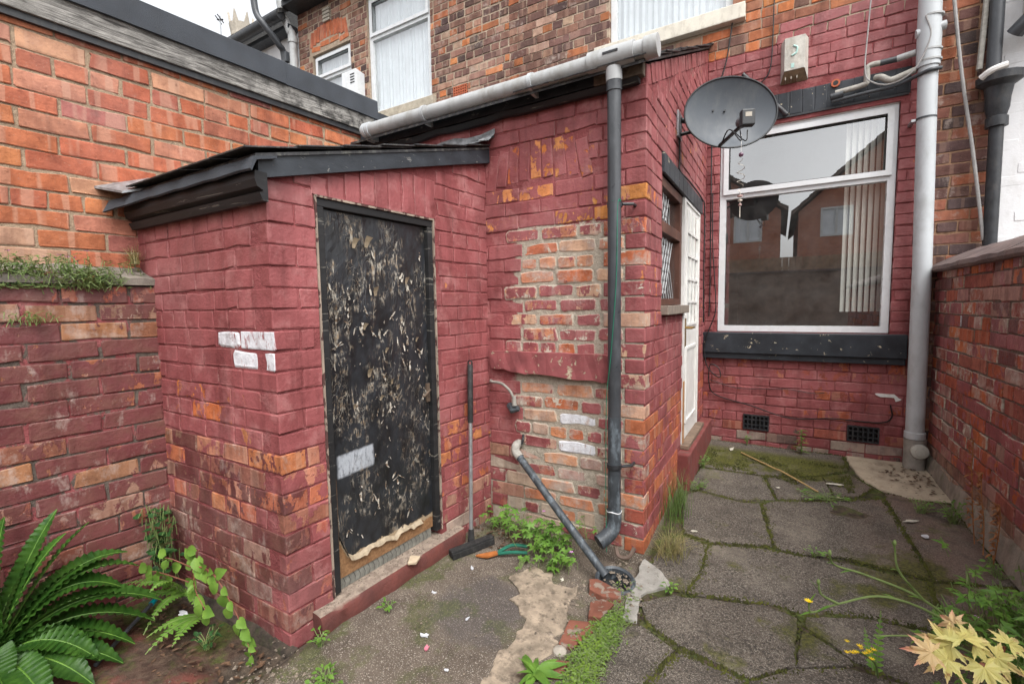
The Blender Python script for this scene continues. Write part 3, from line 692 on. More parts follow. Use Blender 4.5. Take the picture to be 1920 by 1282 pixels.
M['silver_wood'] = t.done(c, .85, t.bump(g, .8, .008))
mb = MB(); wbox(mb, WO, 0, LO-.03, .010, .036, 2.628, 2.765).build('fascia_board', M['silver_wood'], NB, bevel=.003)
mb = MB(); wbox(mb, WO, 0, LO-.05, .001, .022, 2.598, 2.6275).build('under_strip', M['iron'], NB)
for (ua, ub, dz) in ((0, 1.06, 0), (1.055, 2.42, .003), (2.415, 3.10, -.004)):
    mb = MB(); v = []; f = []; n = 10
    for i in range(n+1):
        u = ua+(ub-ua)*i/n; w = .004*noise.noise(Vector((u*3, 1, 0)))
        for (d, z) in ((.040+w+dz, 2.735+w*1.5), (.052+w+dz, 2.737+w*1.5), (.050+w+dz, 2.862), (.034+dz, 2.872), (-.12, 2.876), (-.12, 2.866)): v.append(WO.p(u, d, z))
    for i in range(n):
        for k in range(6): f.append((i*6+k, i*6+6+k, i*6+6+(k+1) % 6, i*6+(k+1) % 6))
    f += [(0, 1, 2, 3, 4, 5), tuple(n*6+k for k in range(5, -1, -1))]
    mb.add(v, f).build('felt_edge', M['felt'], NB, smooth=True)
mb = MB(); wbox(mb, WO, 0, LO+.9, -2.6, -.10, 2.78, 2.862).build('roof', M['felt'], NB)

# ------------------------------------------------------------------ the rear extension
EX = thing('rear_extension', (-1.6, 3.4, 0), 'maroon painted brick lean-to extension with a bare brick patch on its front wall', 'extension')
WF = Wall((-2.62, 2.39), (1, 0)); LF = 2.02
WE = Wall((-.60, 2.39), (0, 1)); LE = 2.16
def X2u(x): return x+2.62
def ext_top(u): return 2.56+.485*u
WHITES = {}
def c_front(x, y, z, u):
    n = nz(x, y, z, 3.1)
    dd_ = min(x+1.38, (1.82-z), (z-.05)*2+.2)+.05*n
    if dd_ < .0 or z > 1.84:
        if x < -1.36 and z < .62: return pick([(.36, .2, .14), (.34, .1, .07), (.4, .34, .28)], R.choice((.3, .6, .85)))
        if 1.78 < z < 2.06 and R.random() < .55: return pick([(.58, .25, .07), (.56, .22, .08)], R.choice((.50, .60, .68)))
        return pick(BRIGHT, R.choice((.95, .86, .80, .74)))
    if dd_ < .12 and z > .9: return pick(PATCH, max(.25, .68-dd_*3.5), mat='patch_brick')
    if -1.04 < x < -.80 and (.68 < z < .74 or .52 < z < .60): return (.50, .42, .38, .3, 'white_brick')
    r = R.random()
    if z > 1.46: return pick(PATCH, -.2 if r < .8 else .35, mat='patch_brick')
    if z > 1.1: return pick(PATCH, R.choice((.45, .6, .7, .2, .62)), mat='patch_brick')
    if r < .38: return pick(PATCH, R.choice((-.1, .15, .25)), mat='patch_brick')
    if r < .80: return pick([(.40, .15, .10), (.46, .3, .22)], R.choice((.45, .58, .68)), mat='patch_brick')
    if r < .90: return pick([(.50, .42, .34), (.46, .36, .28)], .1)
    return pick([(.50, .40, .33), (.44, .30, .24)], .2, mat='patch_brick')
def c_side(x, y, z, u):
    n = nz(x, y, z, 1.7)
    if z < .75: return pick([(.42, .13, .06), (.38, .10, .05), (.34, .09, .06)], R.choice((.2, .35, .55, .7))+n*.2)
    if z < 1.2: return pick(ORANGE, R.choice((.6, .75, .9, .95)))
    return pick(BRIGHT, R.choice((.92, .84, .78, .70, .64)))
FH = [(X2u(-1.565), X2u(-.905), 2.085, 2.32), (X2u(-1.55), X2u(-.775), .97, 1.07), (0, X2u(-1.62), -1, 1.95)]
SH = [(.375, 1.065, 1.30, 2.122), (1.065, 1.80, .29, 2.15), (.355, 1.87, 2.118, 2.242), (.93, 2.16, -1, .30)]
st = []
lay(st, WF, LF, -.066, 2.52, c_front, holes=FH, hdr=6, hoff=4, rq=0, irregular=1.9, tight=.003)
lay(st, WE, LE, -.066, 3.6, c_side, holes=SH, hdr=4, hoff=1, lq=1, topf=lambda u: ext_top(u)-.10, tight=.003, proud=.003)
slab('front_wall', WF, LF-.0075, -.06, 2.56, [], M['mortar_ext'], EX, thick=.12, recess=.0045)
slab('side_wall', WE, LE, -.06, 3.0, SH[:2], M['mortar_side'], EX, thick=.16, recess=.0048, topf=lambda u: ext_top(u)-.005, u0=.005)
finish(st, EX)
it = []
for k in range(9):
    x = -1.525+.0735*k; t_ = (k-4)/4.6; zb = 2.055+.045*(1-t_*t_)
    it.append((X2u(x), zb, .215-.012*abs(t_), .066, t_*-.20, pick(BRIGHT, R.choice((.45, .52, .58)) if k in (4, 5, 6, 7) else R.choice((.62, .72)))))
soldiers(EX, WF, it)
it = []
for k in range(27):         # raking course under the verge
    u = .05+k*.0795; it.append((u, ext_top(u)-.10, .094, .072, -math.atan(.485)*0.9, pick(BRIGHT, R.choice((1.1, 1.0, .9)))))
soldiers(EX, WE, it)
mb = MB(); poly = []; n = 16
for i in range(n+1): poly.append((-1.545+.767*i/n, 1.097+ru(-.004, .004)))
for i in range(n, -1, -1): poly.append((-1.545+.767*i/n, .968-.022*(i/n)**2+ru(-.006, .006)+(.016 if i < 3 else 0)))
v = [(x, 2.352+ru(-.006, .004) if z > 1.05 else 2.362+ru(-.008, .006), z) for x, z in poly]+[(x, 2.40, z) for x, z in poly]; m_ = len(poly)
f = [(i, i+1, m_-2-i, m_-1-i) for i in range(n)] + [(i, m_+i, m_+(i+1) % m_, (i+1) % m_) for i in range(m_)]
M['sill_stone'] = chipped('maroon_stone_sill', (.29, .085, .088), (.50, .42, .30), .33, 22, .7, bump=.6, third=(.17, .07, .06))
mb.add(v, f).build('old_stone_sill', M['sill_stone'], EX)
# boards under the gutter
mb = MB(); mb.box(-2.60, -.645, 2.345, 2.377, 2.500, 2.60).build('fascia_board', M['black_paint'], EX, bevel=.002)
mb = MB(); v = []; f = []; n = 20
for i in range(n+1):
    x = -2.60+1.97*i/n; w = .006*noise.noise(Vector((x*6, 0, 0)))
    for (y, z) in ((2.338, 2.500+w*2-.018), (2.330, 2.485+w*2), (2.352, 2.462+w*3), (2.380, 2.462+w*3), (2.380, 2.5)): v.append((x, y, z))
for i in range(n):
    for k in range(5): f.append((i*5+k, i*5+5+k, i*5+5+(k+1) % 5, i*5+(k+1) % 5))
f += [(0, 1, 2, 3, 4), tuple(n*5+k for k in range(4, -1, -1))]
mb.add(v, f).build('lower_board', M['black_wood'], EX)
MB().box(-.86, -.605, 2.33, 2.38, 2.49, 2.572).build('mortar_fillet', plain('crumbling_mortar', (.16, .12, .09), .95, .4, 30, 1.0), EX, bevel=.008)
# roof with slate rows
def er(x, y, dz=0): return Vector((x, y, 2.585+.485*(y-2.39)+dz))
mb = MB(); mb.add([er(-2.62, 2.27), er(-.585, 2.27), er(-.585, 4.54), er(-2.62, 4.54), er(-2.62, 2.27, -.015), er(-.585, 2.27, -.015), er(-.585, 4.54, -.015), er(-2.62, 4.54, -.015)], [(0, 1, 2, 3), (7, 6, 5, 4), (0, 4, 5, 1), (1, 5, 6, 2), (2, 6, 7, 3), (3, 7, 4, 0)])
ro2 = mb.build('roof', M['slate'], EX)
for row in range(11):
    y = 2.25+row*.205
    for k in range(3):
        x = -.565-.118-.24*k-(.12 if row % 2 and k else 0)+ru(-.008, .008)
        put('slate', sl, ro2, Matrix.Translation(er(x, y, .014+ru(0, .006))) @ Matrix.Rotation(math.atan(.485)-.028+ru(-.01, .01), 4, 'X') @ Matrix.Rotation(ru(-.03, .03), 4, 'Z'))
# side wall: lintel, window, door, step
lt = MB(); wbox(lt, WE, .36, 1.865, -.10, .006, 2.122, 2.238).build('lintel', M['black_stone'], EX, bevel=.004)
for k in range(10):
    mb = MB(); wbox(mb, WE, .363+k*.15, .363+k*.15+.146, .0063, .011, 2.124, 2.236).build('lintel_block', M['black_stone'], EX, bevel=.002)
M['brown_wood'] = chipped('dark_brown_stain', (.10, .042, .028), (.42, .30, .2), .20, 30, .55, (1, 1, .4))
wf = wbox(MB(), WE, .38, 1.06, -.075, -.012, 2.062, 2.118).build('window', M['brown_wood'], EX, bevel=.003)
for (p0, p1, q0, q1, nm) in ((.38, .43, 1.36, 2.0615, 'stile'), (1.0, 1.06, 1.36, 2.0615, 'stile'), (.4305, .9995, 1.80, 1.865, 'transom'), (.4305, .9995, 1.36, 1.40, 'bottom_rail')):
    wbox(MB(), WE, p0, p1, -.075, -.014, q0, q1).build(nm, M['brown_wood'], wf, bevel=.003)
for (q0, q1) in ((1.40, 1.80), (1.865, 2.062)):
    v = [WE.p(u, -.05, z) for u, z in ((.43, q0), (1.0, q0), (1.0, q1), (.43, q1))]; MB().add(v, [(0, 1, 2, 3)]).build('pane', M['glass'], wf, fix=False)
mb = MB()
for s in (-1, 1):
    for k in range(-3, 8):
        pts = []
        for i in range(25):
            u = .43+.57*i/24; z = 1.40+.115*k+s*(u-.43)*1.6+(0 if s > 0 else .0)
            if 1.40 <= z <= 1.80: pts.append(WE.p(u, -.046, z))
        if len(pts) > 1: mb.tube(pts, .003, 4)
    for k in range(-3, 6):
        pts = [WE.p(.43+.57*i/24, -.046, 1.865+.115*k+s*(.57*i/24)*1.6) for i in range(25)]; pts = [p for p in pts if 1.865 <= p.z <= 2.062]
        if len(pts) > 1: mb.tube(pts, .003, 4)
mb.build('lead_strips', plain('lead_came', (.42, .42, .42), .5, .2, 30, .1), wf)
wbox(MB(), WE, .39, .62, -.12, -.115, 1.38, 2.08).build('net_curtain', M['curtain'], wf)
wbox(MB(), WE, .36, 1.08, -.08, .040, 1.303, 1.358).build('window_sill', plain('grey_weathered_sill', (.22, .18, .145), .85, .3, 18, .6), EX, bevel=.005)
dr = wbox(MB(), WE, 1.125, 1.775, -.045, -.006, .335, 2.10).build('door', M['upvc_dull'], EX, bevel=.002)
for k in range(5):
    zb = 1.22+.172*k; 
    for j in range(3):
        ua = 1.215+.16*j; MB().add([WE.p(u, -.0045, z) for u, z in ((ua, zb), (ua+.145, zb), (ua+.145, zb+.15), (ua, zb+.15))], [(0, 1, 2, 3)]).build('pane', M['glass'], dr, fix=False)
    wbox(MB(), WE, 1.20, 1.70, -.0055, .006, zb-.020, zb-.002).build('glazing_bar', M['upvc_dull'], dr)
for j in range(4):
    ua = 1.203+.16*j; wbox(MB(), WE, ua-.008, ua+.008, -.0055, .0045, 1.22, 2.06).build('glazing_bar', M['upvc_dull'], dr)
for (za, zb) in ((.46, 1.02),):
    for (p, q) in (((1.21, za), (1.68, za)), ((1.21, zb), (1.68, zb))): wbox(MB(), WE, p[0], q[0], -.0055, .006, p[1], p[1]+.02).build('moulding', M['upvc_dull'], dr)
    for ua in (1.21, 1.665): wbox(MB(), WE, ua, ua+.018, -.0055, .005, za+.021, zb-.001).build('moulding', M['upvc_dull'], dr)
mb = MB(); wbox(mb, WE, 1.145, 1.185, -.0055, .004, 1.05, 1.26); mb.tube([WE.p(1.165, 0, 1.19), WE.p(1.165, .045, 1.19), WE.p(1.26, .047, 1.19)], .009, 8).build('handle', M['brass'], dr)
mb = MB(); wbox(mb, WE, 1.07, 1.122, -.06, .004, .335, 2.10); wbox(mb, WE, 1.778, 1.80, -.06, .002, .335, 2.10); wbox(mb, WE, 1.0705, 1.80, -.06, .003, 2.1005, 2.118)
mb.build('door_frame', M['upvc_dull'], EX)
wbox(MB(), WE, 1.072, 1.118, .0045, .010, .34, .80).build('bare_timber_patch', plain('bare_timber', (.42, .22, .10), .7, .2, 20, .3), EX)
wbox(MB(), WE, 1.05, 1.83, -.08, .055, .302, .333).build('timber_threshold', plain('old_threshold', (.20, .14, .10), .85, .35, 20, .6), EX, bevel=.005)
wbox(MB(), WE, .94, 2.155, -.10, .080, .02, .300).build('doorstep', plain('red_step_paint', (.21, .055, .05), .7, .25, 10, .4, dirt=(.14, .12, .10), dirt_amt=.5), EX, bevel=.01)
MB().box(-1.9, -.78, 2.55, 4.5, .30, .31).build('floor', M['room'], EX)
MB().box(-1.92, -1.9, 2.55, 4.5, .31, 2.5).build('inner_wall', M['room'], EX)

# ------------------------------------------------------------------ windows in white plastic
def upvc(parent, x0, x1, z0, z1, tz, Y=4.60, fw=.055, sash_top=True, curtain=None, split=None):
    mb = MB(); D = .06
    mb.box(x0, x0+fw, Y, Y+D, z0, z1); mb.box(x1-fw, x1, Y, Y+D, z0, z1); mb.box(x0+fw, x1-fw, Y, Y+D, z0, z0+fw); mb.box(x0+fw, x1-fw, Y, Y+D, z1-fw, z1); mb.box(x0+fw, x1-fw, Y, Y+D, tz-fw/2, tz+fw/2)
    w = mb.build('window', M['upvc'], parent)
    if sash_top:
        mb = MB(); a, b, c, d = x0+fw*.55, x1-fw*.55, tz+fw*.25, z1-fw*.55; s = .040
        mb.box(a, a+s, Y-.022, Y-.001, c, d); mb.box(b-s, b, Y-.022, Y-.001, c, d); mb.box(a+s, b-s, Y-.022, Y-.001, c, c+s); mb.box(a+s, b-s, Y-.022, Y-.001, d-s, d)
        mb.build('sash', M['upvc'], w)
        mb = MB(); mb.box(a+s-.001, a+s+.006, Y-.010, Y-.003, c+s, d-s); mb.box(b-s-.006, b-s+.001, Y-.010, Y-.003, c+s, d-s); mb.box(a+s, b-s, Y-.010, Y-.003, c+s-.001, c+s+.006); mb.box(a+s, b-s, Y-.010, Y-.003, d-s-.006, d-s+.001); mb.build('gasket', M['rubber'], w)
    for (p, q) in ((z0+fw*.7, tz-fw*.3), (tz+fw*.3, z1-fw*.7)):
        g = (0.0, -.012)[p > tz] if sash_top else 0.0
        MB().add([(x0+fw*.7, Y+.03+g, p), (x1-fw*.7, Y+.03+g, p), (x1-fw*.7, Y+.03+g, q), (x0+fw*.7, Y+.03+g, q)], [(0, 1, 2, 3)]).build('pane', M['glass'], w, fix=False)
    if curtain:
        n = 60; v = []; f = []
        for i in range(n+1):
            x = x0+(x1-x0)*i/n
            for z in (z0, z1): v.append((x, Y+.075+.012*sin(i*1.9)+.006*sin(i*.7), z))
        for i in range(n): f.append((2*i, 2*i+2, 2*i+3, 2*i+1))
        MB().add(v, f).build('curtain', curtain, w, smooth=True, fix=False)
    return w

# ------------------------------------------------------------------ the house itself
HS = thing('terraced_house', (-.8, 4.8, 0), 'two storey terraced house, its ground floor brick painted maroon below sooty bare brick', 'house', 'terraced houses in the row')
WH = Wall((-2.65, 4.55), (1, 0))
def hx(x): return x+2.65
HOLES = [(hx(-.495), hx(.748), 1.105, 2.862), (hx(-1.515), hx(-.415), 3.89, 5.40)]
BH_ = HOLES + [(hx(-.50), hx(.80), 2.86, 3.10), (hx(-.615), hx(.85), .865, 1.107), (hx(-.265), hx(-.05), .225, .375), (hx(.50), hx(.715), .22, .36), (hx(-1.66), hx(-.31), 3.755, 3.895), (0, hx(-.60), -1, 3.60)]
def c_house(x, y, z, u):
    line = 3.50 if x < -.08 else 3.66
    if z > line:
        if x > -.7 and z < 4.1: return pick([(.45, .15, .06), (.50, .19, .07), (.30, .13, .08), (.16, .09, .07), (.36, .13, .06)], -.3)
        return pick(SOOT, -.3, mat=R.choice((None, 'fleck_brick')))
    if z < .28: return pick([(.30, .09, .06), (.14, .09, .08), (.30, .24, .2)], R.choice((.3, .6, .8)))
    if z < .87: return pick([(.36, .10, .05), (.30, .085, .06)], R.choice((.52, .60, .68, .78, .86)))
    return pick(ORANGE, R.choice((.98, .90, .84, .78)))
st = []
lay(st, WH, 3.58, -.03, 5.75, c_house, holes=BH_, hdr=3, hoff=2, tight=.002)
holes_s = HOLES + [(hx(-.255), hx(-.06), .235, .365), (hx(.51), hx(.705), .23, .35)]
slab('wall', WH, 3.58, -.05, 3.515, [h for h in holes_s if h[2] < 3.5], M['mortar_maroon'], HS, thick=.14)
slab('upper_wall', WH, 3.58, 3.515, 5.78, [h for h in holes_s if h[3] > 3.6], M['mortar_pale'], HS, thick=.14)
finish(st, HS)
w = upvc(HS, -.490, .742, 1.112, 2.856, 2.315, Y=4.585, fw=.05)
MB().box(-.492, .745, 4.572, 4.60, 2.8565, 2.905).build('head_trim', M['upvc_dull'], HS)
n = 24; v = []; f = []
t_ = MB()
for k in range(7):      # vertical blind, drawn to the right
    x = .445+.040*k; d = .028
    t_ = MB(); t_.add([(x-.012, 4.685, 1.28), (x+.020, 4.715, 1.28), (x+.020, 4.715, 2.80), (x-.012, 4.685, 2.80), (x-.010, 4.6875, 1.28), (x+.022, 4.7175, 1.28), (x+.022, 4.7175, 2.80), (x-.010, 4.6875, 2.80)], [(0, 1, 2, 3), (7, 6, 5, 4), (0, 4, 5, 1), (1, 5, 6, 2), (2, 6, 7, 3), (3, 7, 4, 0)])
    t_.build('blind_slat', M['blind'], w)
mb = MB(); A, B, c0, c1, d0, d1 = -.585, 1.15, 4.69, 8.2, .30, 3.0
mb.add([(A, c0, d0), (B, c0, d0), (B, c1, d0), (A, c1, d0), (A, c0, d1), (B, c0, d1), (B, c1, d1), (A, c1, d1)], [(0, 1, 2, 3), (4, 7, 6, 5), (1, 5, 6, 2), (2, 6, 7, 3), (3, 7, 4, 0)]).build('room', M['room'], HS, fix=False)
MB().box(-.612, .846, 4.488, 4.60, .920, 1.1045).build('window_sill', M['black_stone'], HS, bevel=.006)
MB().box(-.606, .842, 4.505, 4.56, .868, .9195).build('sill_underside', M['black_stone'], HS, bevel=.006)
it = []
for k in range(15):
    x = -.445+.0855*k; it.append((hx(x), 2.912+ru(-.003, .003), .185, .080, ru(-.008, .008), (.10, .05, .045, 0, 'black_stone')))
soldiers(HS, WH, it, name='lintel_brick')
MB().box(-.498, .798, 4.553, 4.60, 2.908, 3.098).build('lintel_bed', M['black_stone'], HS)
MB().tube([(.335, 4.556, 3.085), (.335, 4.535, 3.085)], [.030, .030], 16).build('terracotta_outlet', M['terracotta'], HS, smooth=True)
MB().tube([(.335, 4.536, 3.085), (.335, 4.5335, 3.085)], [.018, .018], 12).build('outlet_bore', M['rubber'], HS)
MB().box(-.50, .79, 4.545, 4.575, 2.8955, 2.912).build('lintel_drip', M['iron'], HS)
for (a, b, c_, d) in ((-.258, -.056, .232, .368), (.504, .712, .226, .356)):
    mb = MB(); n = 6; wd = (b-a)/n; 
    mb.box(a, b, 4.540, 4.556, d-.012, d); mb.box(a, b, 4.540, 4.556, c_, c_+.012)
    for k in range(n+1): x = a+(b-a-.010)*k/n; mb.box(x, x+.010, 4.5405, 4.5565, c_+.012, d-.012)
    for k in (1, 2): z = c_+(d-c_)*k/3; mb.box(a+.01, b-.01, 4.541, 4.5565, z-.004, z+.004)
    mb.box(a, b, 4.60, 4.605, c_, d)
    mb.build('air_vent', M['iron'], HS)
upvc(HS, -1.51, -.42, 3.895, 5.40, 4.95, Y=4.60, curtain=M['curtain'])
mb = MB(); mb.box(-1.65, -.315, 4.485, 4.62, 3.765, 3.892).build('upper_sill', plain('cream_stone_sill', (.66, .62, .53), .75, .12, 10, .5, dirt=(.35, .30, .24), dirt_amt=.5), HS, bevel=.008)
MB().box(-2.65, .93, 4.33, 4.60, 5.70, 5.78).build('eaves_soffit', M['iron'], HS)
MB().add([(-2.65, 4.28, 5.80), (.93, 4.28, 5.80), (.93, 7.6, 7.9), (-2.65, 7.6, 7.9), (-2.65, 4.28, 5.76), (.93, 4.28, 5.76), (.93, 7.6, 7.86), (-2.65, 7.6, 7.86)], [(0, 1, 2, 3), (7, 6, 5, 4), (0, 4, 5, 1), (1, 5, 6, 2), (2, 6, 7, 3), (3, 7, 4, 0)]).build('roof', M['slate'], HS)
# white filler smear by the soil pipe
t_ = MB(); pts = [(.755+.075*cos(a_)*(1+.2*sin(3*a_)), 4.5435, .62+.020*sin(a_)*(1+.4*cos(2*a_))-.030*(cos(a_) > .55)) for a_ in [2*pi*k/18 for k in range(18)]]
t_.prism(pts, (0, 0, 0), (0, .012, 0)).build('filler_patch', M['upvc_dull'], HS)

# ------------------------------------------------------------------ house to the left
H2 = thing('terraced_house', (-4.5, 4.8, 0), 'neighbouring sooty brown brick house with two white windows and a red arch', 'house', 'terraced houses in the row')
W2 = Wall((-6.28, 4.55), (1, 0)); L2 = 3.63
def kx(x): return x+6.28
HO2 = [(kx(-5.985), kx(-5.175), 3.60, 5.045), (kx(-4.84), kx(-3.765), 3.945, 5.46)]
BO2 = HO2+[(kx(-6.04), kx(-5.20), 5.04, 5.36), (kx(-4.90), kx(-3.70), 3.83, 3.946), (kx(-3.435), kx(-3.225), 3.845, 3.985), (kx(-5.70), kx(-5.54), 5.40, 5.60)]
def c_h2(x, y, z, u):
    if R.random() < .05: return pick([(.45, .16, .06), (.50, .20, .08)], -.3)
    return pick(SOOT, -.3, mat=R.choice((None, 'fleck_brick')))
st = []
lay(st, W2, L2, 3.50, 5.75, c_h2, holes=BO2, hdr=2, hoff=1, tight=-.004, irregular=1.6)
slab('wall', W2, L2, 0, 5.78, HO2, M['mortar_pale'], H2, thick=.14)
finish(st, H2)
it = []
for k in range(11):
    t_ = (k-5)/5.6; it.append((kx(-5.62+.071*(k-5)), 5.14+.075*(1-t_*t_), .205, .066, -t_*.22, pick([(.50, .15, .07), (.46, .13, .06)], -.3)))
for k in range(4):
    t_ = (k-1.5)/2; it.append((kx(-5.6+.2*(k-1.5)), 5.06+.06*(1-t_*t_), .065, .19, -t_*.14, pick([(.50, .17, .07)], -.3)))
soldiers(H2, W2, it)
upvc(H2, -5.98, -5.18, 3.60, 5.04, 4.712, Y=4.60, curtain=M['curtain'])
upvc(H2, -4.835, -3.77, 3.95, 5.455, 4.95, Y=4.585, curtain=M['curtain'], sash_top=True)
MB().box(-4.90, -3.70, 4.49, 4.60, 3.84, 3.945).build('window_sill', plain('mossy_stone_sill', (.42, .37, .29), .85, .3, 14, .6), H2, bevel=.006)
mb = MB(); a, b, c_, d = -3.43, -3.23, 3.85, 3.98
for k in range(7): x = a+(b-a-.012)*k/6; mb.box(x, x+.012, 4.54, 4.556, c_, d)
for k in range(5): z = c_+(d-c_-.012)*k/4; mb.box(a, b, 4.541, 4.5565, z, z+.012)
mb.build('air_brick', M['terracotta'], H2); 
mb = MB()
for k in range(4): mb.box(-5.69, -5.55, 4.525-.002*k, 4.556, 5.415+.046*k, 5.415+.046*k+.034)
mb.build('louvre_vent', M['stone_buff'], H2)
MB().box(-6.28, -2.65, 4.30, 4.60, 5.70, 5.78).build('eaves_soffit', M['iron'], H2)
MB().add([(-6.28, 4.22, 5.80), (-2.65, 4.22, 5.80), (-2.65, 7.6, 7.9), (-6.28, 7.6, 7.9), (-6.28, 4.22, 5.76), (-2.65, 4.22, 5.76), (-2.65, 7.6, 7.86), (-6.28, 7.6, 7.86)], [(0, 1, 2, 3), (7, 6, 5, 4), (0, 4, 5, 1), (1, 5, 6, 2), (2, 6, 7, 3), (3, 7, 4, 0)]).build('roof', M['slate'], H2)
# boxed flue cover between the windows
t_ = thing('flue_cover', (-5.06, 4.5, 4.3), 'white slotted plastic flue cover between the two upper windows', 'vent')
mb = MB(); mb.prism([(-5.20, 4.553, 4.18), (-4.92, 4.553, 4.18), (-4.92, 4.40, 4.20), (-5.20, 4.40, 4.20)], (0, 0, 0), (0, 0, .34)).build('cover', M['upvc'], t_, bevel=.01)
for k in range(4):
    MB().box(-5.03, -4.95, 4.394, 4.3985, 4.37+.035*k, 4.380+.035*k).build('slot', M['rubber'], t_)
MB().box(-5.18, -4.94, 4.41, 4.55, 4.15, 4.1795).build('base', M['stone_buff'], t_)

H3 = thing('terraced_house', (-8, 4.8, 0), 'white rendered house at the far left end with black gutter', 'house', 'terraced houses in the row')
M['render_white'] = plain('white_render', (.66, .66, .67), .8, .12, 3, .4, dirt=(.45, .44, .42), dirt_amt=.4)
MB().box(-11.5, -6.285, 4.56, 4.75, 0, 5.55).build('wall', M['render_white'], H3)
MB().add([(-11.5, 4.25, 5.62), (-6.29, 4.25, 5.66), (-6.29, 7.6, 7.6), (-11.5, 7.6, 7.56), (-11.5, 4.25, 5.56), (-6.29, 4.25, 5.60), (-6.29, 7.6, 7.54), (-11.5, 7.6, 7.50)], [(0, 1, 2, 3), (7, 6, 5, 4), (0, 4, 5, 1), (1, 5, 6, 2), (2, 6, 7, 3), (3, 7, 4, 0)]).build('roof', M['slate'], H3)
MB().tube([(-11.5, 4.30, 5.54), (-6.30, 4.30, 5.60)], .075, 12).build('gutter', M['iron'], H3, smooth=True)
MB().box(-11.5, -6.29, 4.40, 4.555, 5.47, 5.53).build('fascia_board', M['black_paint'], H3)
# pipes at the join
t_ = thing('downpipe', (-6.7, 4.4, 3), 'dark grey plastic downpipe with a swan neck on the white house', 'downpipe')
MB().tube(spline([(-6.62, 4.10, 5.85), (-6.60, 4.12, 5.62), (-6.52, 4.18, 5.46), (-6.48, 4.36, 5.27), (-6.50, 4.46, 5.08), (-6.50, 4.47, 4.0)], 6), .045, 12).build('pipe', M['dark_pipe'], t_, smooth=True)
MB().tube([(-6.50, 4.465, 4.95), (-6.50, 4.465, 5.03)], .054, 12).build('socket', M['dark_pipe'], t_, smooth=True)
t_ = thing('soil_pipe', (-6.3, 4.4, 3), 'white plastic soil pipe at the end of the sooty brick house', 'soil pipe')
MB().tube(spline([(-6.42, 4.36, 6.2), (-6.40, 4.38, 5.75), (-6.33, 4.45, 5.45), (-6.30, 4.47, 5.25), (-6.30, 4.47, 3.6)], 6), .055, 14).build('pipe', M['grey_pipe'], t_, smooth=True)
for z in (4.65, 5.28): MB().tube([(-6.30, 4.47, z), (-6.30, 4.47, z+.09)], .066, 14).build('socket', M['grey_pipe'], t_, smooth=True)
MB().box(-6.40, -6.36, 4.39, 4.46, 5.02, 5.16).build('junction_box', M['dark_pipe'], t_, bevel=.004)

# ------------------------------------------------------------------ house to the right
H4 = thing('terraced_house', (2.2, 4.8, 0), 'neighbouring house on the right, a strip of dark brick beside white painted wall', 'house', 'terraced houses in the row')
W4 = Wall((.93, 4.55), (1, 0))
st = []
lay(st, W4, .34, -.03, 5.75, lambda x, y, z, u: pick([(.085, .05, .045), (.12, .062, .05), (.30, .10, .05), (.20, .085, .06), (.07, .05, .048), (.15, .075, .06)], -.3, mat=R.choice((None, 'fleck_brick'))), hdr=3, hoff=1)
slab('wall', W4, .345, -.05, 5.78, [], mortar_mat('mortar_tan', (.40, .24, .15), -.3), H4, thick=.14)
finish(st, H4)
W4b = Wall((1.275, 4.55), (1, 0)); st = []
M['white_wall'] = plain('white_painted_brick', (.72, .72, .73), .7, .06, 6, .4, dirt=(.5, .49, .47), dirt_amt=.35)
hw = [(.22, 1.3, 1.2, 2.62)]
slab('white_wall', W4b, 3.2, -.05, 5.78, hw, M['white_wall'], H4, thick=.14, recess=.001)
lay(st, W4b, .6, .5, 4.2, lambda x, y, z, u: (.7, .7, .7, 0, 'white_wall'), holes=[(.21, 1.4, 1.1, 2.7)], hdr=0)
finish(st, H4, limit=60)
w = MB(); w.box(1.495, 1.55, 4.575, 4.63, 1.2, 2.62); w.box(2.52, 2.575, 4.575, 4.63, 1.2, 2.62); w.box(1.55, 2.52, 4.575, 4.63, 2.56, 2.62); w.box(1.55, 2.52, 4.575, 4.63, 1.2, 1.26)
w = w.build('window', plain('navy_frame', (.03, .035, .07), .4, .1, 8, .05), H4)
MB().add([(1.55, 4.60, 1.26), (2.52, 4.60, 1.26), (2.52, 4.60, 2.56), (1.55, 4.60, 2.56)], [(0, 1, 2, 3)]).build('pane', M['glass'], w, fix=False)
MB().box(1.5, 2.57, 4.75, 4.76, 1.2, 2.6).build('curtain', M['curtain'], w)
mb = MB(); mb.tube([(1.30, 4.44, 3.12), (1.36, 4.36, 3.20), (2.2, 4.30, 3.26)], .05, 10).build('porch_gutter', M['dark_pipe'], H4, smooth=True)
MB().box(1.36, 2.6, 4.36, 4.55, 3.27, 3.55).build('porch_fascia', M['upvc_dull'], H4, bevel=.01)
MB().add([(.93, 4.22, 5.80), (4.5, 4.22, 5.80), (4.5, 7.6, 7.9), (.93, 7.6, 7.9), (.93, 4.22, 5.76), (4.5, 4.22, 5.76), (4.5, 7.6, 7.86), (.93, 7.6, 7.86)], [(0, 1, 2, 3), (7, 6, 5, 4), (0, 4, 5, 1), (1, 5, 6, 2), (2, 6, 7, 3), (3, 7, 4, 0)]).build('roof', M['slate'], H4)

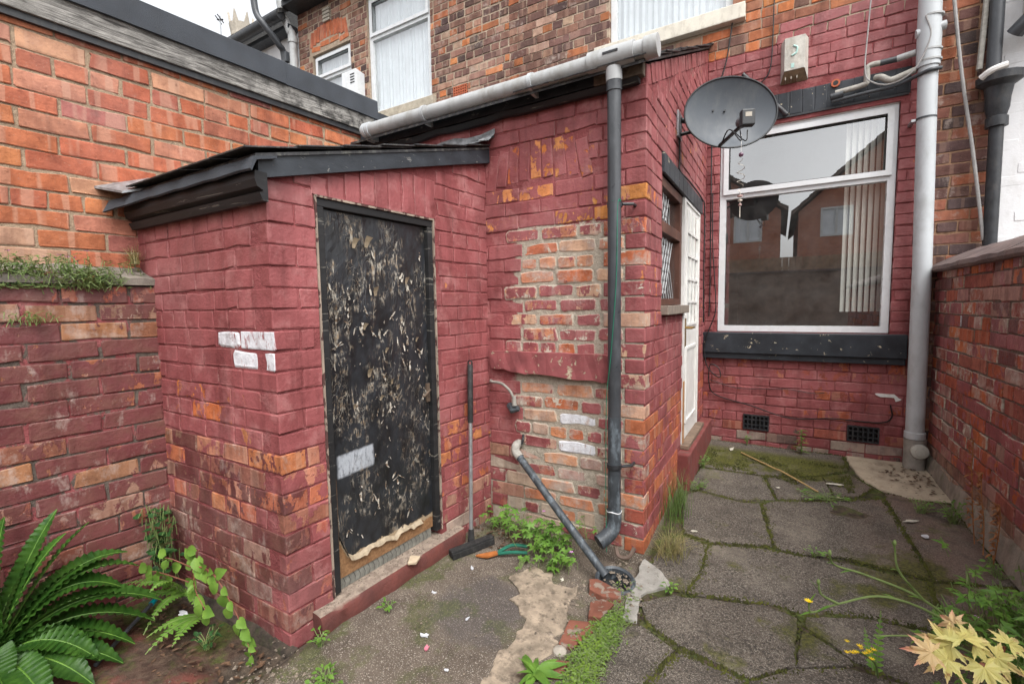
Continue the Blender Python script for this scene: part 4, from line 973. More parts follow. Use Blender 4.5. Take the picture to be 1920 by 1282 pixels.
# ------------------------------------------------------------------ right yard wall
RW = thing('yard_wall', (1.1, 2.5, 0), 'orange and red brick yard wall with stone coping on the right', 'wall')
WR = Wall((1.0, 4.545), (0, -1)); LR = 4.9
def c_right(x, y, z, u):
    if z < .30: return pick([(.30, .22, .17), (.26, .15, .11)], .3)
    r = R.random()
    if r < .60: return pick(RIGHT, R.choice((.15, .3, .42)), mat=R.choice(('brick', 'patch_brick')))
    if r < .985: return pick(RIGHT, R.choice((.5, .6, .72)), mat=R.choice(('brick', 'brick_dirty_shaded', 'patch_brick')))
    return (.34, .10, .07, .4, 'white_brick')
st = []
lay(st, WR, LR, .04, 1.60, c_right, hdr=4, hoff=2, irregular=1.7, proud=.006)
slab('wall', WR, LR, -.06, 1.575, [], M['mortar_right'], RW, thick=.22, recess=.008)
finish(st, RW)
M['coping'] = plain('weathered_purple_stone', (.155, .115, .108), .85, .35, 9, .7, dirt=(.26, .17, .14), dirt_amt=.5)
ua = 0
for k in range(7):
    ub = ua+ru(.62, .8); mb = MB(); v = []; f = []; n = 7
    for i in range(n+1):
        u = ua+.004+(ub-ua-.008)*i/n; w_ = .006*noise.noise(Vector((u*5, 0, 2)))
        for (d, z) in ((.045+w_, 1.566), (.058+w_*2, 1.580), (.052+w_*2, 1.606+w_), (-.06, 1.672+w_), (-.20, 1.73), (-.24, 1.60), (-.22, 1.57)): v.append(WR.p(u, d, z+ru(-.003, .003)))
    for i in range(n):
        for q in range(7): f.append((i*7+q, i*7+7+q, i*7+7+(q+1) % 7, i*7+(q+1) % 7))
    f += [tuple(range(7)), tuple(n*7+q for q in range(6, -1, -1))]
    mb.add(v, f).build('coping_stone', M['coping'], RW); ua = ub
    if ua > LR: break
mb = MB(); v = []; f = []; n = 60       # cement fillet along the foot of the wall
for i in range(n+1):
    u = LR*i/n; w_ = noise.noise(Vector((u*4, 0, 5)))
    for (d, z) in ((-.004, .205+.05*w_), (.006+.004*w_, .18+.05*w_), (.026+.012*w_, .05), (-.02, .0)): v.append(WR.p(u, d, z))
for i in range(n):
    for q in range(3): f.append((i*4+q, i*4+4+q, i*4+5+q, i*4+1+q))
mb.add(v, f).build('cement_fillet', plain('mossy_cement', (.26, .22, .18), .9, .4, 9, .8, dirt=(.07, .09, .03), dirt_amt=.6), RW, smooth=True, fix=False)
# ------------------------------------------------------------------ gutter, pipes, dish and other fittings
GU = thing('gutter', (-1.5, 2.28, 2.57), 'long grey round plastic gutter pipe along the extension roof edge', 'gutter')
def gx(x): return (x, 2.28, 2.578-.004*(x+2.49)+(.006 if x > -1 else 0))
MB().tube([gx(-2.49), gx(-1.9), gx(-1.2), gx(-.70)], .043, 20).build('pipe', M['grey_pipe'], GU, smooth=True)
for x in (-2.475, -2.44, -1.955, -1.20):
    MB().tube([gx(x), gx(x+.022)], .049, 20).build('clip', M['grey_pipe2'], GU, smooth=True)
    MB().box(x, x+.018, 2.285, 2.345, 2.515, 2.545).build('clip', M['grey_pipe'], GU)
MB().tube([gx(-.86), gx(-.63)], .053, 20).build('tee', M['grey_pipe'], GU, smooth=True)
MB().tube([gx(-.63), gx(-.585)], .043, 20).build('pipe_end', M['grey_pipe'], GU, smooth=True)
MB().tube([gx(-.583), gx(-.520)], .051, 20).build('end_cap', M['grey_pipe'], GU, smooth=True, bevel=.002)
MB().tube([(-.735, 2.28, 2.53), (-.735, 2.285, 2.468)], .040, 18).build('outlet', M['grey_pipe'], GU, smooth=True)
MB().box(-.775, -.70, 2.2235, 2.2285, 2.578, 2.588).build('mark', M['iron'], GU)
DP = thing('downpipe', (-.735, 2.3, 0), 'slim anthracite downpipe on the extension front with green string tied round it', 'downpipe')
MB().tube([(-.735, 2.285, 2.470), (-.735, 2.287, 2.42)], .0385, 18).build('socket', M['dark_pipe'], DP, smooth=True)
MB().tube([(-.735, 2.287, 2.43), (-.737, 2.30, 1.5), (-.738, 2.31, .78)], .034, 18).build('pipe', M['dark_pipe'], DP, smooth=True)
MB().tube([(-.738, 2.31, .78), (-.738, 2.31, .26)], .0345, 18).build('dusty_pipe', M['dusty_pipe'], DP, smooth=True)
MB().tube(spline([(-.738, 2.31, .275), (-.738, 2.31, .21), (-.745, 2.295, .165), (-.768, 2.26, .135), (-.795, 2.225, .115)], 5), .039, 16).build('shoe', M['dusty_pipe'], DP, smooth=True)
for z in (1.862, .505):
    MB().tube([(-.737, 2.305, z), (-.737, 2.305, z+.022)], .039, 18).build('clip', M['iron'], DP, smooth=True)
    MB().tube([(-.70, 2.31, z+.012), (-.655, 2.345, z+.014), (-.655, 2.40, z+.014)], .008, 8).build('clip_lug', M['iron'], DP, smooth=True)
MB().tube([(-.738+.0375*cos(a), 2.31+.0375*sin(a), .268+.004*sin(3*a)) for a in [2*pi*k/20 for k in range(21)]], .0035, 6).build('white_band', M['upvc'], DP)
gs = spline([(-.770, 2.285, 1.878), (-.735, 2.262, 1.886), (-.700, 2.285, 1.884), (-.712, 2.272, 1.86), (-.716, 2.268, 1.5), (-.745, 2.268, 1.1), (-.770, 2.28, .9), (-.776, 2.285, .6), (-.778, 2.29, .35), (-.76, 2.25, .06)], 5)
MB().tube(gs, .0021, 5).build('green_string', M['green_string'], DP)
SP = thing('soil_pipe', (.885, 4.44, 0), 'thick pale grey soil pipe running up beside the large window', 'soil pipe')
MB().tube([(.905, 4.44, .16), (.895, 4.44, 1.6), (.868, 4.44, 3.02)], .056, 24).build('pipe', M['grey_pipe2'], SP, smooth=True)
MB().tube([(.905, 4.44, .33), (.905, 4.44, .375), (.905, 4.44, .38)], [.064, .064, .057], 24).build('socket', M['grey_pipe2'], SP, smooth=True)
MB().tube([(.909, 4.44, .04), (.909, 4.44, .10), (.908, 4.44, .325)], .066, 24).build('clay_collar', M['clay_collar'], SP, smooth=True)
Mx = Matrix.Translation((.925, 4.372, .245)) @ Matrix.Rotation(pi/2, 4, 'X')
MB().lathe([(0, .022), (.028, .022), (.030, .014), (.045, .014), (.052, .010), (.055, -.004)], Mx, 24).build('access_cap', plain('cream_cap', (.46, .45, .40), .5, .2, 12, .2), SP, smooth=True)
MB().tube([(.867, 4.44, 3.02), (.866, 4.44, 3.22), (.862, 4.44, 3.34), (.860, 4.44, 4.3)], [.066, .068, .066, .060], 24).build('branch', M['grey_pipe2'], SP, smooth=True)
MB().tube([(.79, 4.43, 3.26), (.95, 4.43, 3.28)], .030, 14).build('boss', M['grey_pipe2'], SP, smooth=True)
for z in (2.66, 3.05, 3.12, 3.35): MB().tube([(.872, 4.44, z), (.872, 4.44, z+.012)], .060 if z < 3 else .070, 24).build('clip', M['grey_pipe'] if z > 2.7 else M['dark_pipe'], SP, smooth=True)
MB().box(.79, .815, 4.43, 4.56, 2.655, 2.672).build('bracket', M['metal'], SP)
WP = thing('waste_pipe', (.5, 4.45, 3.0), 'lagged white waste pipes zigzagging over the large window into the soil pipe', 'waste pipe')
MB().tube(spline([(.33, 4.49, 2.99), (.50, 4.485, 3.005), (.525, 4.485, 3.03), (.525, 4.485, 3.12), (.55, 4.485, 3.14), (.60, 4.485, 3.14)], 5), .020, 12).build('pipe', M['tape'], WP, smooth=True)
MB().tube([(.60, 4.485, 3.14), (.71, 4.485, 3.143)], .021, 12).build('pipe', M['dark_pipe'], WP, smooth=True)
MB().tube([(.70, 4.485, 3.143), (.80, 4.46, 3.148)], .023, 12).build('elbow', M['grey_pipe'], WP, smooth=True)
MB().tube(spline([(.58, 4.50, 3.045), (.61, 4.47, 3.03), (.66, 4.455, 2.99), (.72, 4.45, 3.0), (.80, 4.44, 3.02)], 5), .022, 12).build('flexible_pipe', M['tape'], WP, smooth=True)
MB().tube([(.30, 4.49, 2.965), (.38, 4.49, 2.975)], .026, 12).build('socket', M['dark_pipe'], WP, smooth=True)
MB().tube(spline([(.31, 4.50, 2.935), (.5, 4.49, 2.945), (.7, 4.47, 2.95), (.82, 4.40, 2.97), (.87, 4.368, 2.975), (.93, 4.40, 2.985)], 5), .013, 10).build('black_hose', M['dark_pipe'], WP, smooth=True)
FB = thing('flue_cover', (.05, 4.5, 3.3), 'small cream wedge shaped vent cover with faded green marks on the maroon wall', 'vent')
mb = MB(); mb.add([(-.045, 4.55, 3.49), (.145, 4.55, 3.49), (.12, 4.47, 3.49), (-.02, 4.47, 3.49), (-.045, 4.55, 3.165), (.150, 4.55, 3.165), (.12, 4.47, 3.235), (-.02, 4.47, 3.235)], [(0, 1, 2, 3), (3, 2, 6, 7), (0, 3, 7, 4), (2, 1, 5, 6), (1, 0, 4, 5)]).build('cover', plain('weathered_cream', (.50, .48, .43), .75, .25, 14, .5, dirt=(.28, .25, .20), dirt_amt=.6), FB, bevel=.004)
mb = MB(); mb.add([(-.043, 4.551, 3.163), (.147, 4.551, 3.163), (.118, 4.471, 3.232), (-.018, 4.471, 3.232), (-.043, 4.551, 3.175), (.147, 4.551, 3.175)], [(0, 1, 2, 3)]).build('louvre', plain('brown_slats', (.22, .16, .10), .8, .3, 30, .4), FB, fix=False)
for k in range(3): MB().box(-.012+.04*k, -.006+.04*k, 4.478, 4.545, 3.168, 3.19, Matrix.Translation((0, 0, 0))).build('slat', M['stone_buff'], FB)
gm = plain('faded_green', (.40, .60, .55), .7, .2, 30, .1)
MB().tube(spline([(.040, 4.4692, 3.42), (.066, 4.4692, 3.40), (.060, 4.4692, 3.36), (.030, 4.4692, 3.345)], 5), .008, 6).build('mark', gm, FB)
MB().box(.028, .050, 4.4675, 4.4695, 3.25, 3.285).build('mark', gm, FB)
MB().tube([(-.325, 4.53, 3.315), (.01, 4.515, 2.905)], .019, 12).build('overflow_pipe', M['iron'], HS, smooth=True)
BP = thing('downpipe', (1.25, 4.46, 0), 'black cast iron rainwater pipe with hopper head on the right', 'downpipe')
MB().tube([(1.262, 4.47, .2), (1.248, 4.47, 2.55)], .038, 16).build('pipe', M['iron'], BP, smooth=True)
MB().tube([(1.248, 4.47, 2.54), (1.247, 4.47, 2.60), (1.247, 4.47, 2.61)], [.058, .058, .046], 16).build('collar', M['iron'], BP, smooth=True)
MB().tube([(1.247, 4.47, 2.60), (1.246, 4.47, 2.66), (1.245, 4.465, 2.72), (1.245, 4.46, 2.80), (1.245, 4.455, 2.83), (1.245, 4.455, 2.87)], [.046, .062, .064, .074, .116, .120], 16).build('hopper', M['iron'], BP, smooth=True)
MB().tube([(1.215, 4.47, 2.87), (1.215, 4.47, 4.2)], .038, 14).build('upper_pipe', M['dark_pipe'], BP, smooth=True)
MB().tube(spline([(1.14, 4.40, 2.86), (1.18, 4.36, 2.885), (1.25, 4.35, 2.90)], 5), .022, 8).build('bird_lime', M['upvc_dull'], BP, smooth=True)
t_ = tag(MB().tube(spline([(.985, 4.50, 3.6), (1.06, 4.49, 2.95), (1.14, 4.48, 2.4), (1.22, 4.47, 1.78)], 6), .011, 8).build('cable', M['cable_grey'], None, smooth=True), 'pale grey cable slanting down the dark brick strip on the right', 'cable')
t_ = tag(MB().tube(spline([(1.17, 4.49, 3.9), (1.165, 4.49, 3.4), (1.15, 4.49, 2.95)], 6), .017, 8).build('lagged_pipe', M['tape'], None, smooth=True), 'buff lagged pipe running up beside the black hopper head', 'pipe')
def cable(name, pts, r, label, mat='cable', n=6):
    return tag(MB().tube(spline(pts, n), r, 6).build(name, M[mat], None, smooth=True), label, 'cable')
cable('cable', [(-.10, 4.535, 4.6), (-.105, 4.535, 3.9), (-.11, 4.535, 3.45), (-.13, 4.53, 3.28), (-.20, 4.53, 3.2)], .005, 'thin black cable hanging on the wall left of the cream vent cover')
cable('cable', [(-.40, 4.53, 3.9), (-.45, 4.53, 3.5), (-.50, 4.53, 3.3), (-.555, 4.53, 3.0), (-.56, 4.53, 2.4), (-.555, 4.53, 1.5), (-.56, 4.53, 1.25)], .006, 'black cable dropping down the corner between door and window')
cable('cable', [(-.545, 4.52, 2.35), (-.535, 4.50, 1.9), (-.515, 4.50, 1.6), (-.50, 4.49, 1.3), (-.56, 4.48, 1.1), (-.585, 4.47, .95), (-.56, 4.46, .80), (-.50, 4.48, .72), (-.45, 4.50, .70), (-.47, 4.51, .78), (-.54, 4.51, .80), (-.545, 4.52, .62), (-.48, 4.535, .52), (-.2, 4.535, .45), (.1, 4.535, .37), (.4, 4.535, .40), (.7, 4.535, .40), (.78, 4.535, .45), (.77, 4.535, .55)], .005, 'looped black cable sagging across the wall under the window')
cable('cable', [(-.54, 4.535, .66), (-.3, 4.537, .60), (.05, 4.537, .62), (.25, 4.537, .60), (.34, 4.537, .61)], .003, 'thin dark wire across the bricks above the two air vents')
cable('cable', [(.56, 4.50, 4.2), (.52, 4.49, 3.4), (.51, 4.46, 3.1), (.55, 4.44, 3.0), (.66, 4.42, 2.95), (.78, 4.38, 3.0), (.86, 4.375, 3.2), (.83, 4.375, 3.35)], .005, 'grey cable looping over the lagged waste pipes to the soil pipe', 'cable_grey')
cable('cable', [(-.592, 3.20, 2.50), (-.59, 3.205, 2.3), (-.592, 3.23, 2.24), (-.588, 3.6, 2.25), (-.586, 4.2, 2.24), (-.58, 4.30, 2.15), (-.582, 4.32, 1.6), (-.582, 4.36, 1.2)], .006, 'black dish cable running down the side wall over the door lintel')
# satellite dish
SD_ = thing('satellite_dish', (-.315, 3.30, 2.57), 'grey oval satellite dish bracketed to the extension side wall', 'satellite dish')
nrm = Vector((.40, -.91, .04)).normalized(); ax = Vector((nrm.y*-1, nrm.x, 0)).normalized(); ay = nrm.cross(ax).normalized()
if ay.z < 0: ay = -ay; ax = -ax
dc = Vector((-.293, 3.19, 2.535))
tilt = Matrix.Rotation(-.06, 3, nrm); ax = tilt @ ax; ay = tilt @ ay
RX, RY = .272, .214
v = []; f = []; nr, na = 9, 48
for side in (0, 1):
    for i in range(nr+1):
        rr = i/nr
        for k in range(na):
            w_ = 2*pi*k/na; x = RX*rr*cos(w_); y = RY*rr*sin(w_)
            v.append(dc + ax*x + ay*y + nrm*(.055*rr*rr - .055 - .004*side))
    o_ = side*(nr+1)*na
    for i in range(nr):
        for k in range(na): q = (k+1) % na; f.append((o_+i*na+k, o_+i*na+q, o_+(i+1)*na+q, o_+(i+1)*na+k))
o_ = (nr+1)*na
for k in range(na): q = (k+1) % na; f.append((nr*na+k, nr*na+q, o_+nr*na+q, o_+nr*na+k))
MB().add(v, f).build('reflector', M['dish'], SD_, smooth=True)
rim = [dc+ax*RX*cos(w_)+ay*RY*sin(w_) for w_ in [2*pi*k/na for k in range(na+1)]]
MB().tube(rim, .0055, 8, cap=False).build('rim', M['dishdark'], SD_, smooth=True)
lnb = dc + nrm*.25 - ay*.150
foot = dc - ay*RY*.94 + nrm*.002 - ax*(.05 if ax.x > 0 else -.05)
MB().tube([foot, foot+(lnb-foot)*.92-ay*.02], .011, 8).build('arm', M['dishdark'], SD_, smooth=True)
Mx = Matrix.Translation(lnb) @ (-nrm).to_track_quat('Z', 'Y').to_matrix().to_4x4()
MB().lathe([(0, .055), (.030, .055), (.033, .040), (.026, .020), (.020, .0), (.020, -.02)], Mx, 16).build('feedhorn', plain('feed_grey', (.13, .14, .15), .45, .1, 10, .05), SD_, smooth=True)
lb = MB().box(-.035, .035, -.055, .030, -.062, -.016, Mx).build('lnb_body', M['dishdark'], SD_, bevel=.006)
MB().box(-.016, .018, -.012, .012, -.0640, -.0625, Mx).build('label', M['stone_buff'], SD_)
for s in (-.02, .02): MB().tube(spline([lnb+ax*s-ay*.06, lnb+ax*s*.6-ay*.12, foot+ay*.03+nrm*.16, foot+nrm*.03], 5), .0032, 6).build('lead', M['cable'], SD_)
for (x, y) in ((-.09, .03), (-.02, .03), (-.08, -.135)): MB().tube([dc+ax*x+ay*y-nrm*.055, dc+ax*x+ay*y-nrm*.040], .006, 8).build('bolt', M['dishdark'], SD_)
MB().box(-.600, -.588, 3.14, 3.26, 2.44, 2.60).build('wall_plate', M['metal'], SD_, bevel=.002)
MB().tube([(-.59, 3.22, 2.56), (-.50, 3.29, 2.55), dc-nrm*.12-ax*.02], .017, 10).build('mount_arm', M['dishdark'], SD_, smooth=True)
MB().tube([(-.59, 3.22, 2.47), (-.50, 3.29, 2.50), dc-nrm*.115-ax*.02-ay*.03], .012, 10).build('mount_arm', M['dishdark'], SD_, smooth=True)
MB().box(-.07, .07, -.07, .07, -.03, .03, Matrix.Translation(dc-nrm*.098) @ nrm.to_track_quat('Z', 'Y').to_matrix().to_4x4()).build('back_bracket', M['dishdark'], SD_, bevel=.004)
# twirling wind spinner hung from the dish
WC = thing('wind_spinner', (-.215, 3.17, 1.95), 'spiral wind spinner with beads hanging under the satellite dish', 'wind spinner')
T = Vector((-.222, 3.10, 2.30)); m_sp = plain('pearly_spiral', (.55, .50, .42), .3, .25, 30, .1, metal=.4)
MB().tube([T+Vector((0, 0, .06)), T-Vector((0, 0, .04))], .0012, 5).build('thread', M['upvc_dull'], WC)
Ms = Matrix.Translation(T-Vector((0, 0, .055))); 
MB().lathe([(0, .014), (.010, .010), (.014, 0), (.010, -.010), (0, -.014)], Ms, 12).build('bead', plain('purple_bead', (.14, .07, .11), .3, .2, 30, .1), WC, smooth=True)
v = []; f = []; n = 60
for i in range(n+1):
    z = T.z-.075-.20*i/n; w_ = i*.38; rr = .020*sin(pi*(i/n)*.9+.25)+.004
    for s in (0, pi*.35): v.append((T.x+rr*cos(w_+s), T.y+rr*sin(w_+s), z-(.006 if s else 0)))
for i in range(n): f.append((2*i, 2*i+1, 2*i+3, 2*i+2))
MB().add(v, f).build('spiral', m_sp, WC, smooth=True, fix=False)
for k, rr in enumerate((.016, .013, .010)):
    MB().lathe([(0, .010), (rr, .004), (rr, -.004), (0, -.010)], Matrix.Translation(T-Vector((0, 0, .295+.026*k))), 10).build('bead', plain('rose_bead', (.42, .28, .26), .3, .2, 30, .1) if k != 1 else m_sp, WC, smooth=True)
MB().tube([T-Vector((0, 0, .27)), T-Vector((0, 0, .42))], [.002, .0028], 6).build('drop', m_sp, WC)

# ------------------------------------------------------------------ things at the back of the neighbours' roofs
CH = thing('chimney', (-14.5, 8.6, 9), 'pale crowned chimney pot beyond the white house roof', 'chimney')
MB().tube([(-14.5, 8.55, 8.0), (-14.5, 8.55, 9.7)], [.26, .22], 12).build('shaft', M['stone_buff'], CH, smooth=True)
MB().tube([(-14.5, 8.55, 9.7), (-14.5, 8.55, 9.8), (-14.5, 8.55, 10.05)], [.30, .30, .34], 12).build('pot', M['stone_buff'], CH)
for k in range(6):
    w_ = 2*pi*k/6; MB().prism([(-14.5+.33*cos(w_-.25), 8.55+.33*sin(w_-.25), 10.05), (-14.5+.33*cos(w_+.25), 8.55+.33*sin(w_+.25), 10.05), (-14.5+.36*cos(w_), 8.55+.36*sin(w_), 10.38)], (0, 0, 0), (-.06*cos(w_), -.06*sin(w_), 0)).build('crown_point', M['stone_buff'], CH)
MB().box(-15.0, -14.0, 8.1, 9.1, 5.5, 8.1).build('stack', M['stone_buff'], CH)
AE = thing('aerial', (-12.9, 7.1, 7), 'tiny dark rooftop aerial on a thin mast against the white sky', 'aerial')
MB().tube([(-12.92, 7.06, 5.5), (-12.92, 7.06, 9.1)], .02, 6).build('mast', M['metal'], AE)
MB().tube([(-13.05, 7.06, 9.05), (-12.8, 7.06, 8.97)], .02, 6).build('boom', M['iron'], AE)
for x in (-13.0, -12.9): MB().tube([(x, 6.98, 9.10), (x, 7.14, 8.95)], .014, 5).build('element', M['iron'], AE)

# ------------------------------------------------------------------ loose things in the yard
SQ = thing('floor_squeegee', (-1.46, 2.0, 0), 'floor squeegee with black grip and metal handle leaning in the corner', 'squeegee')
hb = Vector((-1.485, 2.03, .045)); ht = Vector((-1.565, 2.17, 1.04)); dd = (ht-hb)
MB().tube([hb, hb+dd*.66], .0115, 12).build('handle', M['metal'], SQ, smooth=True)
MB().tube([hb+dd*.655, hb+dd*.66, hb+dd*.985, hb+dd*.99], [.015, .0165, .0165, .014], 12).build('grip', M['rubber'], SQ, smooth=True)
rg = [hb+dd*1.0+Vector((.014*cos(a_), 0, .014*sin(a_))) for a_ in [2*pi*k/14 for k in range(15)]]
MB().tube(rg, .0045, 6, cap=False).build('hanging_ring', M['rubber'], SQ, smooth=True)
A, B = Vector((-1.515, 1.875, .03)), Vector((-1.395, 2.115, .042)); ux = (B-A).normalized(); uy = Vector((0, 0, 1)).cross(ux)
Mx = Matrix(((ux.x, uy.x, 0, A.x), (ux.y, uy.y, 0, A.y), (ux.z, uy.z, 1, A.z), (0, 0, 0, 1))); ln = (B-A).length
MB().box(0, ln, -.020, .020, -.018, .018, Mx).build('head', M['rubber'], SQ, bevel=.006)
MB().box(.004, ln-.004, -.030, -.020, -.026, .004, Mx).build('blade', M['rubber'], SQ)
MB().tube([hb-Vector((0, 0, .02)), hb+dd*.06], [.022, .016], 10).build('socket', M['rubber'], SQ, smooth=True)
WA = thing('waste_pipe', (-1.0, 2.25, 0), 'dark waste pipe slanting from a taped stub down to the drain', 'waste pipe')
a0, a1 = Vector((-1.355, 2.335, .485)), Vector((-.715, 2.105, .02))
MB().tube([a0, a0+(a1-a0)*.5+Vector((0, 0, -.004)), a1], .0215, 16).build('pipe', M['dusty_pipe'], WA, smooth=True)
MB().tube(spline([(-1.365, 2.395, .525), (-1.367, 2.355, .520), a0+Vector((-.006, .004, .005)), a0+(a1-a0)*.05], 5), .027, 14).build('taped_elbow', M['tape'], WA, smooth=True)
MB().tube(spline([(-1.34, 2.40, .58), (-1.33, 2.375, .56), (-1.335, 2.37, .53)], 4), .008, 8).build('stub', M['iron'], WA, smooth=True)
OP = thing('cut_pipe', (-1.4, 2.36, .8), 'bent cut off grey pipe stub poking from the bare brick patch', 'pipe')
MB().tube(spline([(-1.56, 2.385, .905), (-1.53, 2.345, .905), (-1.45, 2.335, .90), (-1.39, 2.33, .86), (-1.365, 2.33, .815), (-1.36, 2.33, .78)], 5), .0085, 10).build('pipe', M['clay_collar'], OP, smooth=True)
MB().tube([(-1.362, 2.33, .83), (-1.36, 2.33, .775)], [.012, .015], 10).build('tape', M['tape'], OP, smooth=True)
MB().tube([(-1.42, 2.37, .765), (-1.385, 2.352, .745), (-1.345, 2.36, .75)], [.02, .028, .015], 8).build('rag', M['dusty_pipe'], OP)
SC = thing('garden_shears', (-1.3, 2.05, .02), 'garden shears with green handles and a rusty blade lying under the cranesbill', 'shears')
gmat = plain('green_handle', (.01, .12, .075), .4, .2, 30, .1)
MB().tube(spline([(-1.295, 2.02, .03), (-1.24, 2.075, .055), (-1.17, 2.12, .045)], 5), .0095, 8).build('handle', gmat, SC, smooth=True)
MB().tube(spline([(-1.29, 2.01, .026), (-1.22, 2.045, .035), (-1.15, 2.085, .03)], 5), .0095, 8).build('handle', gmat, SC, smooth=True)
MB().prism([(-1.395, 1.945, .012), (-1.33, 1.96, .012), (-1.29, 2.005, .02), (-1.31, 2.02, .022), (-1.36, 1.985, .014)], (0, 0, 0), (0, 0, .010)).build('blade', plain('rusty_orange', (.36, .12, .03), .6, .3, 30, .3), SC)
DR = thing('drain_gully', (-.68, 2.1, 0), 'round black plastic drain gully ring half buried among broken brick', 'drain')
cx_, cy_ = -.665, 2.095
Mx = Matrix.Translation((cx_, cy_, .0)) @ Matrix.Rotation(.12, 4, 'X') @ Matrix.Rotation(.10, 4, 'Y')
MB().lathe([(.070, -.06), (.078, .022), (.088, .030), (.098, .022), (.100, -.03), (.094, -.06)], Mx, 32).build('ring', M['dusty_pipe'], DR, smooth=True)
MB().lathe([(0, -.035), (.078, -.035)], Mx, 24).build('sump', M['rubber'], DR)
MB().tube(spline([(-.735, 2.33, .055), (-.71, 2.30, .025), (-.66, 2.305, .03), (-.635, 2.335, .075)], 5), .011, 8).build('old_pipe_loop', plain('brown_plastic', (.13, .09, .07), .6, .3, 20, .3), DR, smooth=True)
CN = tag(MB().tube([(-2.235, .60, .02), (-2.42, .86, .055)], .0085, 10).build('garden_cane', plain('grey_cane', (.07, .075, .085), .5, .2, 30, .2), None, smooth=True), 'grey plastic cane with turquoise tip lying by the fern', 'cane')
CNP = MB().tube([(-2.415, .853, .054), (-2.43, .874, .058)], .0115, 10).build('cane_tip', plain('turquoise_cap', (.0, .22, .26), .4, .1, 30, .1), CN, smooth=True)
tag(MB().tube(spline([(-.25, 4.24, .100), (-.02, 3.97, .098), (.06, 3.86, .105), (.257, 3.62, .085)], 5), [.0055]*16, 7).build('stick', plain('straw_stick', (.42, .28, .12), .7, .2, 30, .2), None, smooth=True), 'straw coloured stick lying across the mossy paving', 'stick')
# ------------------------------------------------------------------ ground
def gz(x, y): return .036*max(0.0, y-1.9)
def slabzone(x, y): return x > (-.56 if y > 1.5 else -.60+.35*(1.5-y)*0) and y > .2
t = NT('yard_ground'); P = t.pos(); sp_ = t.n('SeparateXYZ'); t.set(sp_.inputs[0], P); gx_, gy_ = sp_.outputs[0], sp_.outputs[1]
wob = t.math('MULTIPLY_ADD', t.noise(P, 6, 6, .7), .36, -.18)
con = t.mix(t.rng(t.noise(P, 7, 6, .65), .35, .65), (.078, .060, .046), (.145, .116, .090))
con = t.mix(t.rng(t.noise(P, 190, 3, .6), .56, .66), con, (.36, .32, .27)); con = t.mix(t.rng(t.noise(P, 150, 3, .6), .60, .70), con, (.05, .045, .04))
dk = t.n('VectorMath', operation='DISTANCE'); t.set(dk.inputs[0], t.scaled(P, (1, 1, 0))); dk.inputs[1].default_value = (-1.13, 1.63, 0)
con = t.mix(t.rng(t.math('ADD', dk.outputs['Value'], wob), .18, .26, .75, 0), con, t.mix(t.rng(t.noise(P, 190, 3), .58, .68), (.075, .065, .060), (.25, .22, .20)))
red = t.mix(t.rng(t.noise(P, 9, 7, .7), .36, .64), (.155, .052, .040), (.085, .034, .026)); red = t.mix(t.rng(t.noise(P, 45, 5, .7), .58, .68), red, (.16, .09, .07))
soil = t.mix(t.rng(t.noise(P, 26, 6, .7), .38, .62), (.030, .022, .016), (.085, .062, .043))
moss = t.mix(t.rng(t.noise(P, 60, 5, .7), .38, .62), (.032, .042, .010), (.085, .105, .022))
redm = t.rng(t.math('ADD', gx_, t.math('ADD', wob, t.math('MULTIPLY', gy_, .30))), -1.60, -1.52, 1, 0)
c = t.mix(redm, con, red)
dirtm = t.math('MULTIPLY', t.rng(t.math('ADD', gx_, t.math('ADD', wob, t.math('MULTIPLY', gy_, .30))), -1.70, -1.20, 1, 0), t.rng(t.noise(P, 5, 5, .6), .46, .56))
c = t.mix(t.math('MULTIPLY', dirtm, .85), c, soil)
nearshed = t.rng(t.math('ADD', gy_, wob), .74, .86); leftm = t.rng(gx_, -1.62, -1.58, 1, 0)
c = t.mix(t.math('MULTIPLY', nearshed, t.math('MULTIPLY', leftm, .8)), c, soil)
mossm = t.math('MULTIPLY', t.rng(t.noise(P, 4.2, 7, .68), .51, .60), t.rng(gx_, -2.4, -1.0, .95, .4)); c = t.mix(mossm, c, moss)
rgtm = t.rng(gx_, -.60, -.57); c = t.mix(rgtm, c, t.mix(t.rng(t.noise(P, 11, 5), .40, .58), moss, soil))
hgt = t.math('ADD', t.noise(P, 60, 6, .7), t.math('MULTIPLY', t.noise(P, 200, 3), .4))
M['ground'] = t.done(c, t.rng(redm, 0, 1, .9, .62), t.bump(hgt, .7, .008), spec=.3)
v = []; f = []; nx, ny = 110, 140; X0, X1, Y0, Y1 = -3.5, 1.4, -1.7, 4.6
for j in range(ny+1):
    for i in range(nx+1):
        x = X0+(X1-X0)*i/nx; y = Y0+(Y1-Y0)*j/ny
        z = gz(x, y) + .012*noise.noise(Vector((x*2.2, y*2.2, 0))) + .004*noise.noise(Vector((x*9, y*9, 3)))
        if x > -.58: z -= .007
        if -.88 < x < -.56 and 2.04 < y < 2.39: z -= .045
        if x < -1.66 and y > .80: z -= .03
        v.append((x, y, z))
for j in range(ny):
    for i in range(nx): k = j*(nx+1)+i; f.append((k, k+1, k+nx+2, k+nx+1))
tag(MB().add(v, f).build('yard_ground', M['ground'], None, smooth=True, fix=False), 'worn concrete and bare earth of the back yard', kind='structure')
tag(MB().add([(-400, -400, -.12), (400, -400, -.12), (400, 400, -.12), (-400, 400, -.12)], [(0, 1, 2, 3)]).build('ground', plain('far_ground', (.14, .12, .10), .9, .3, 1.5, .3), None, fix=False), kind='structure')
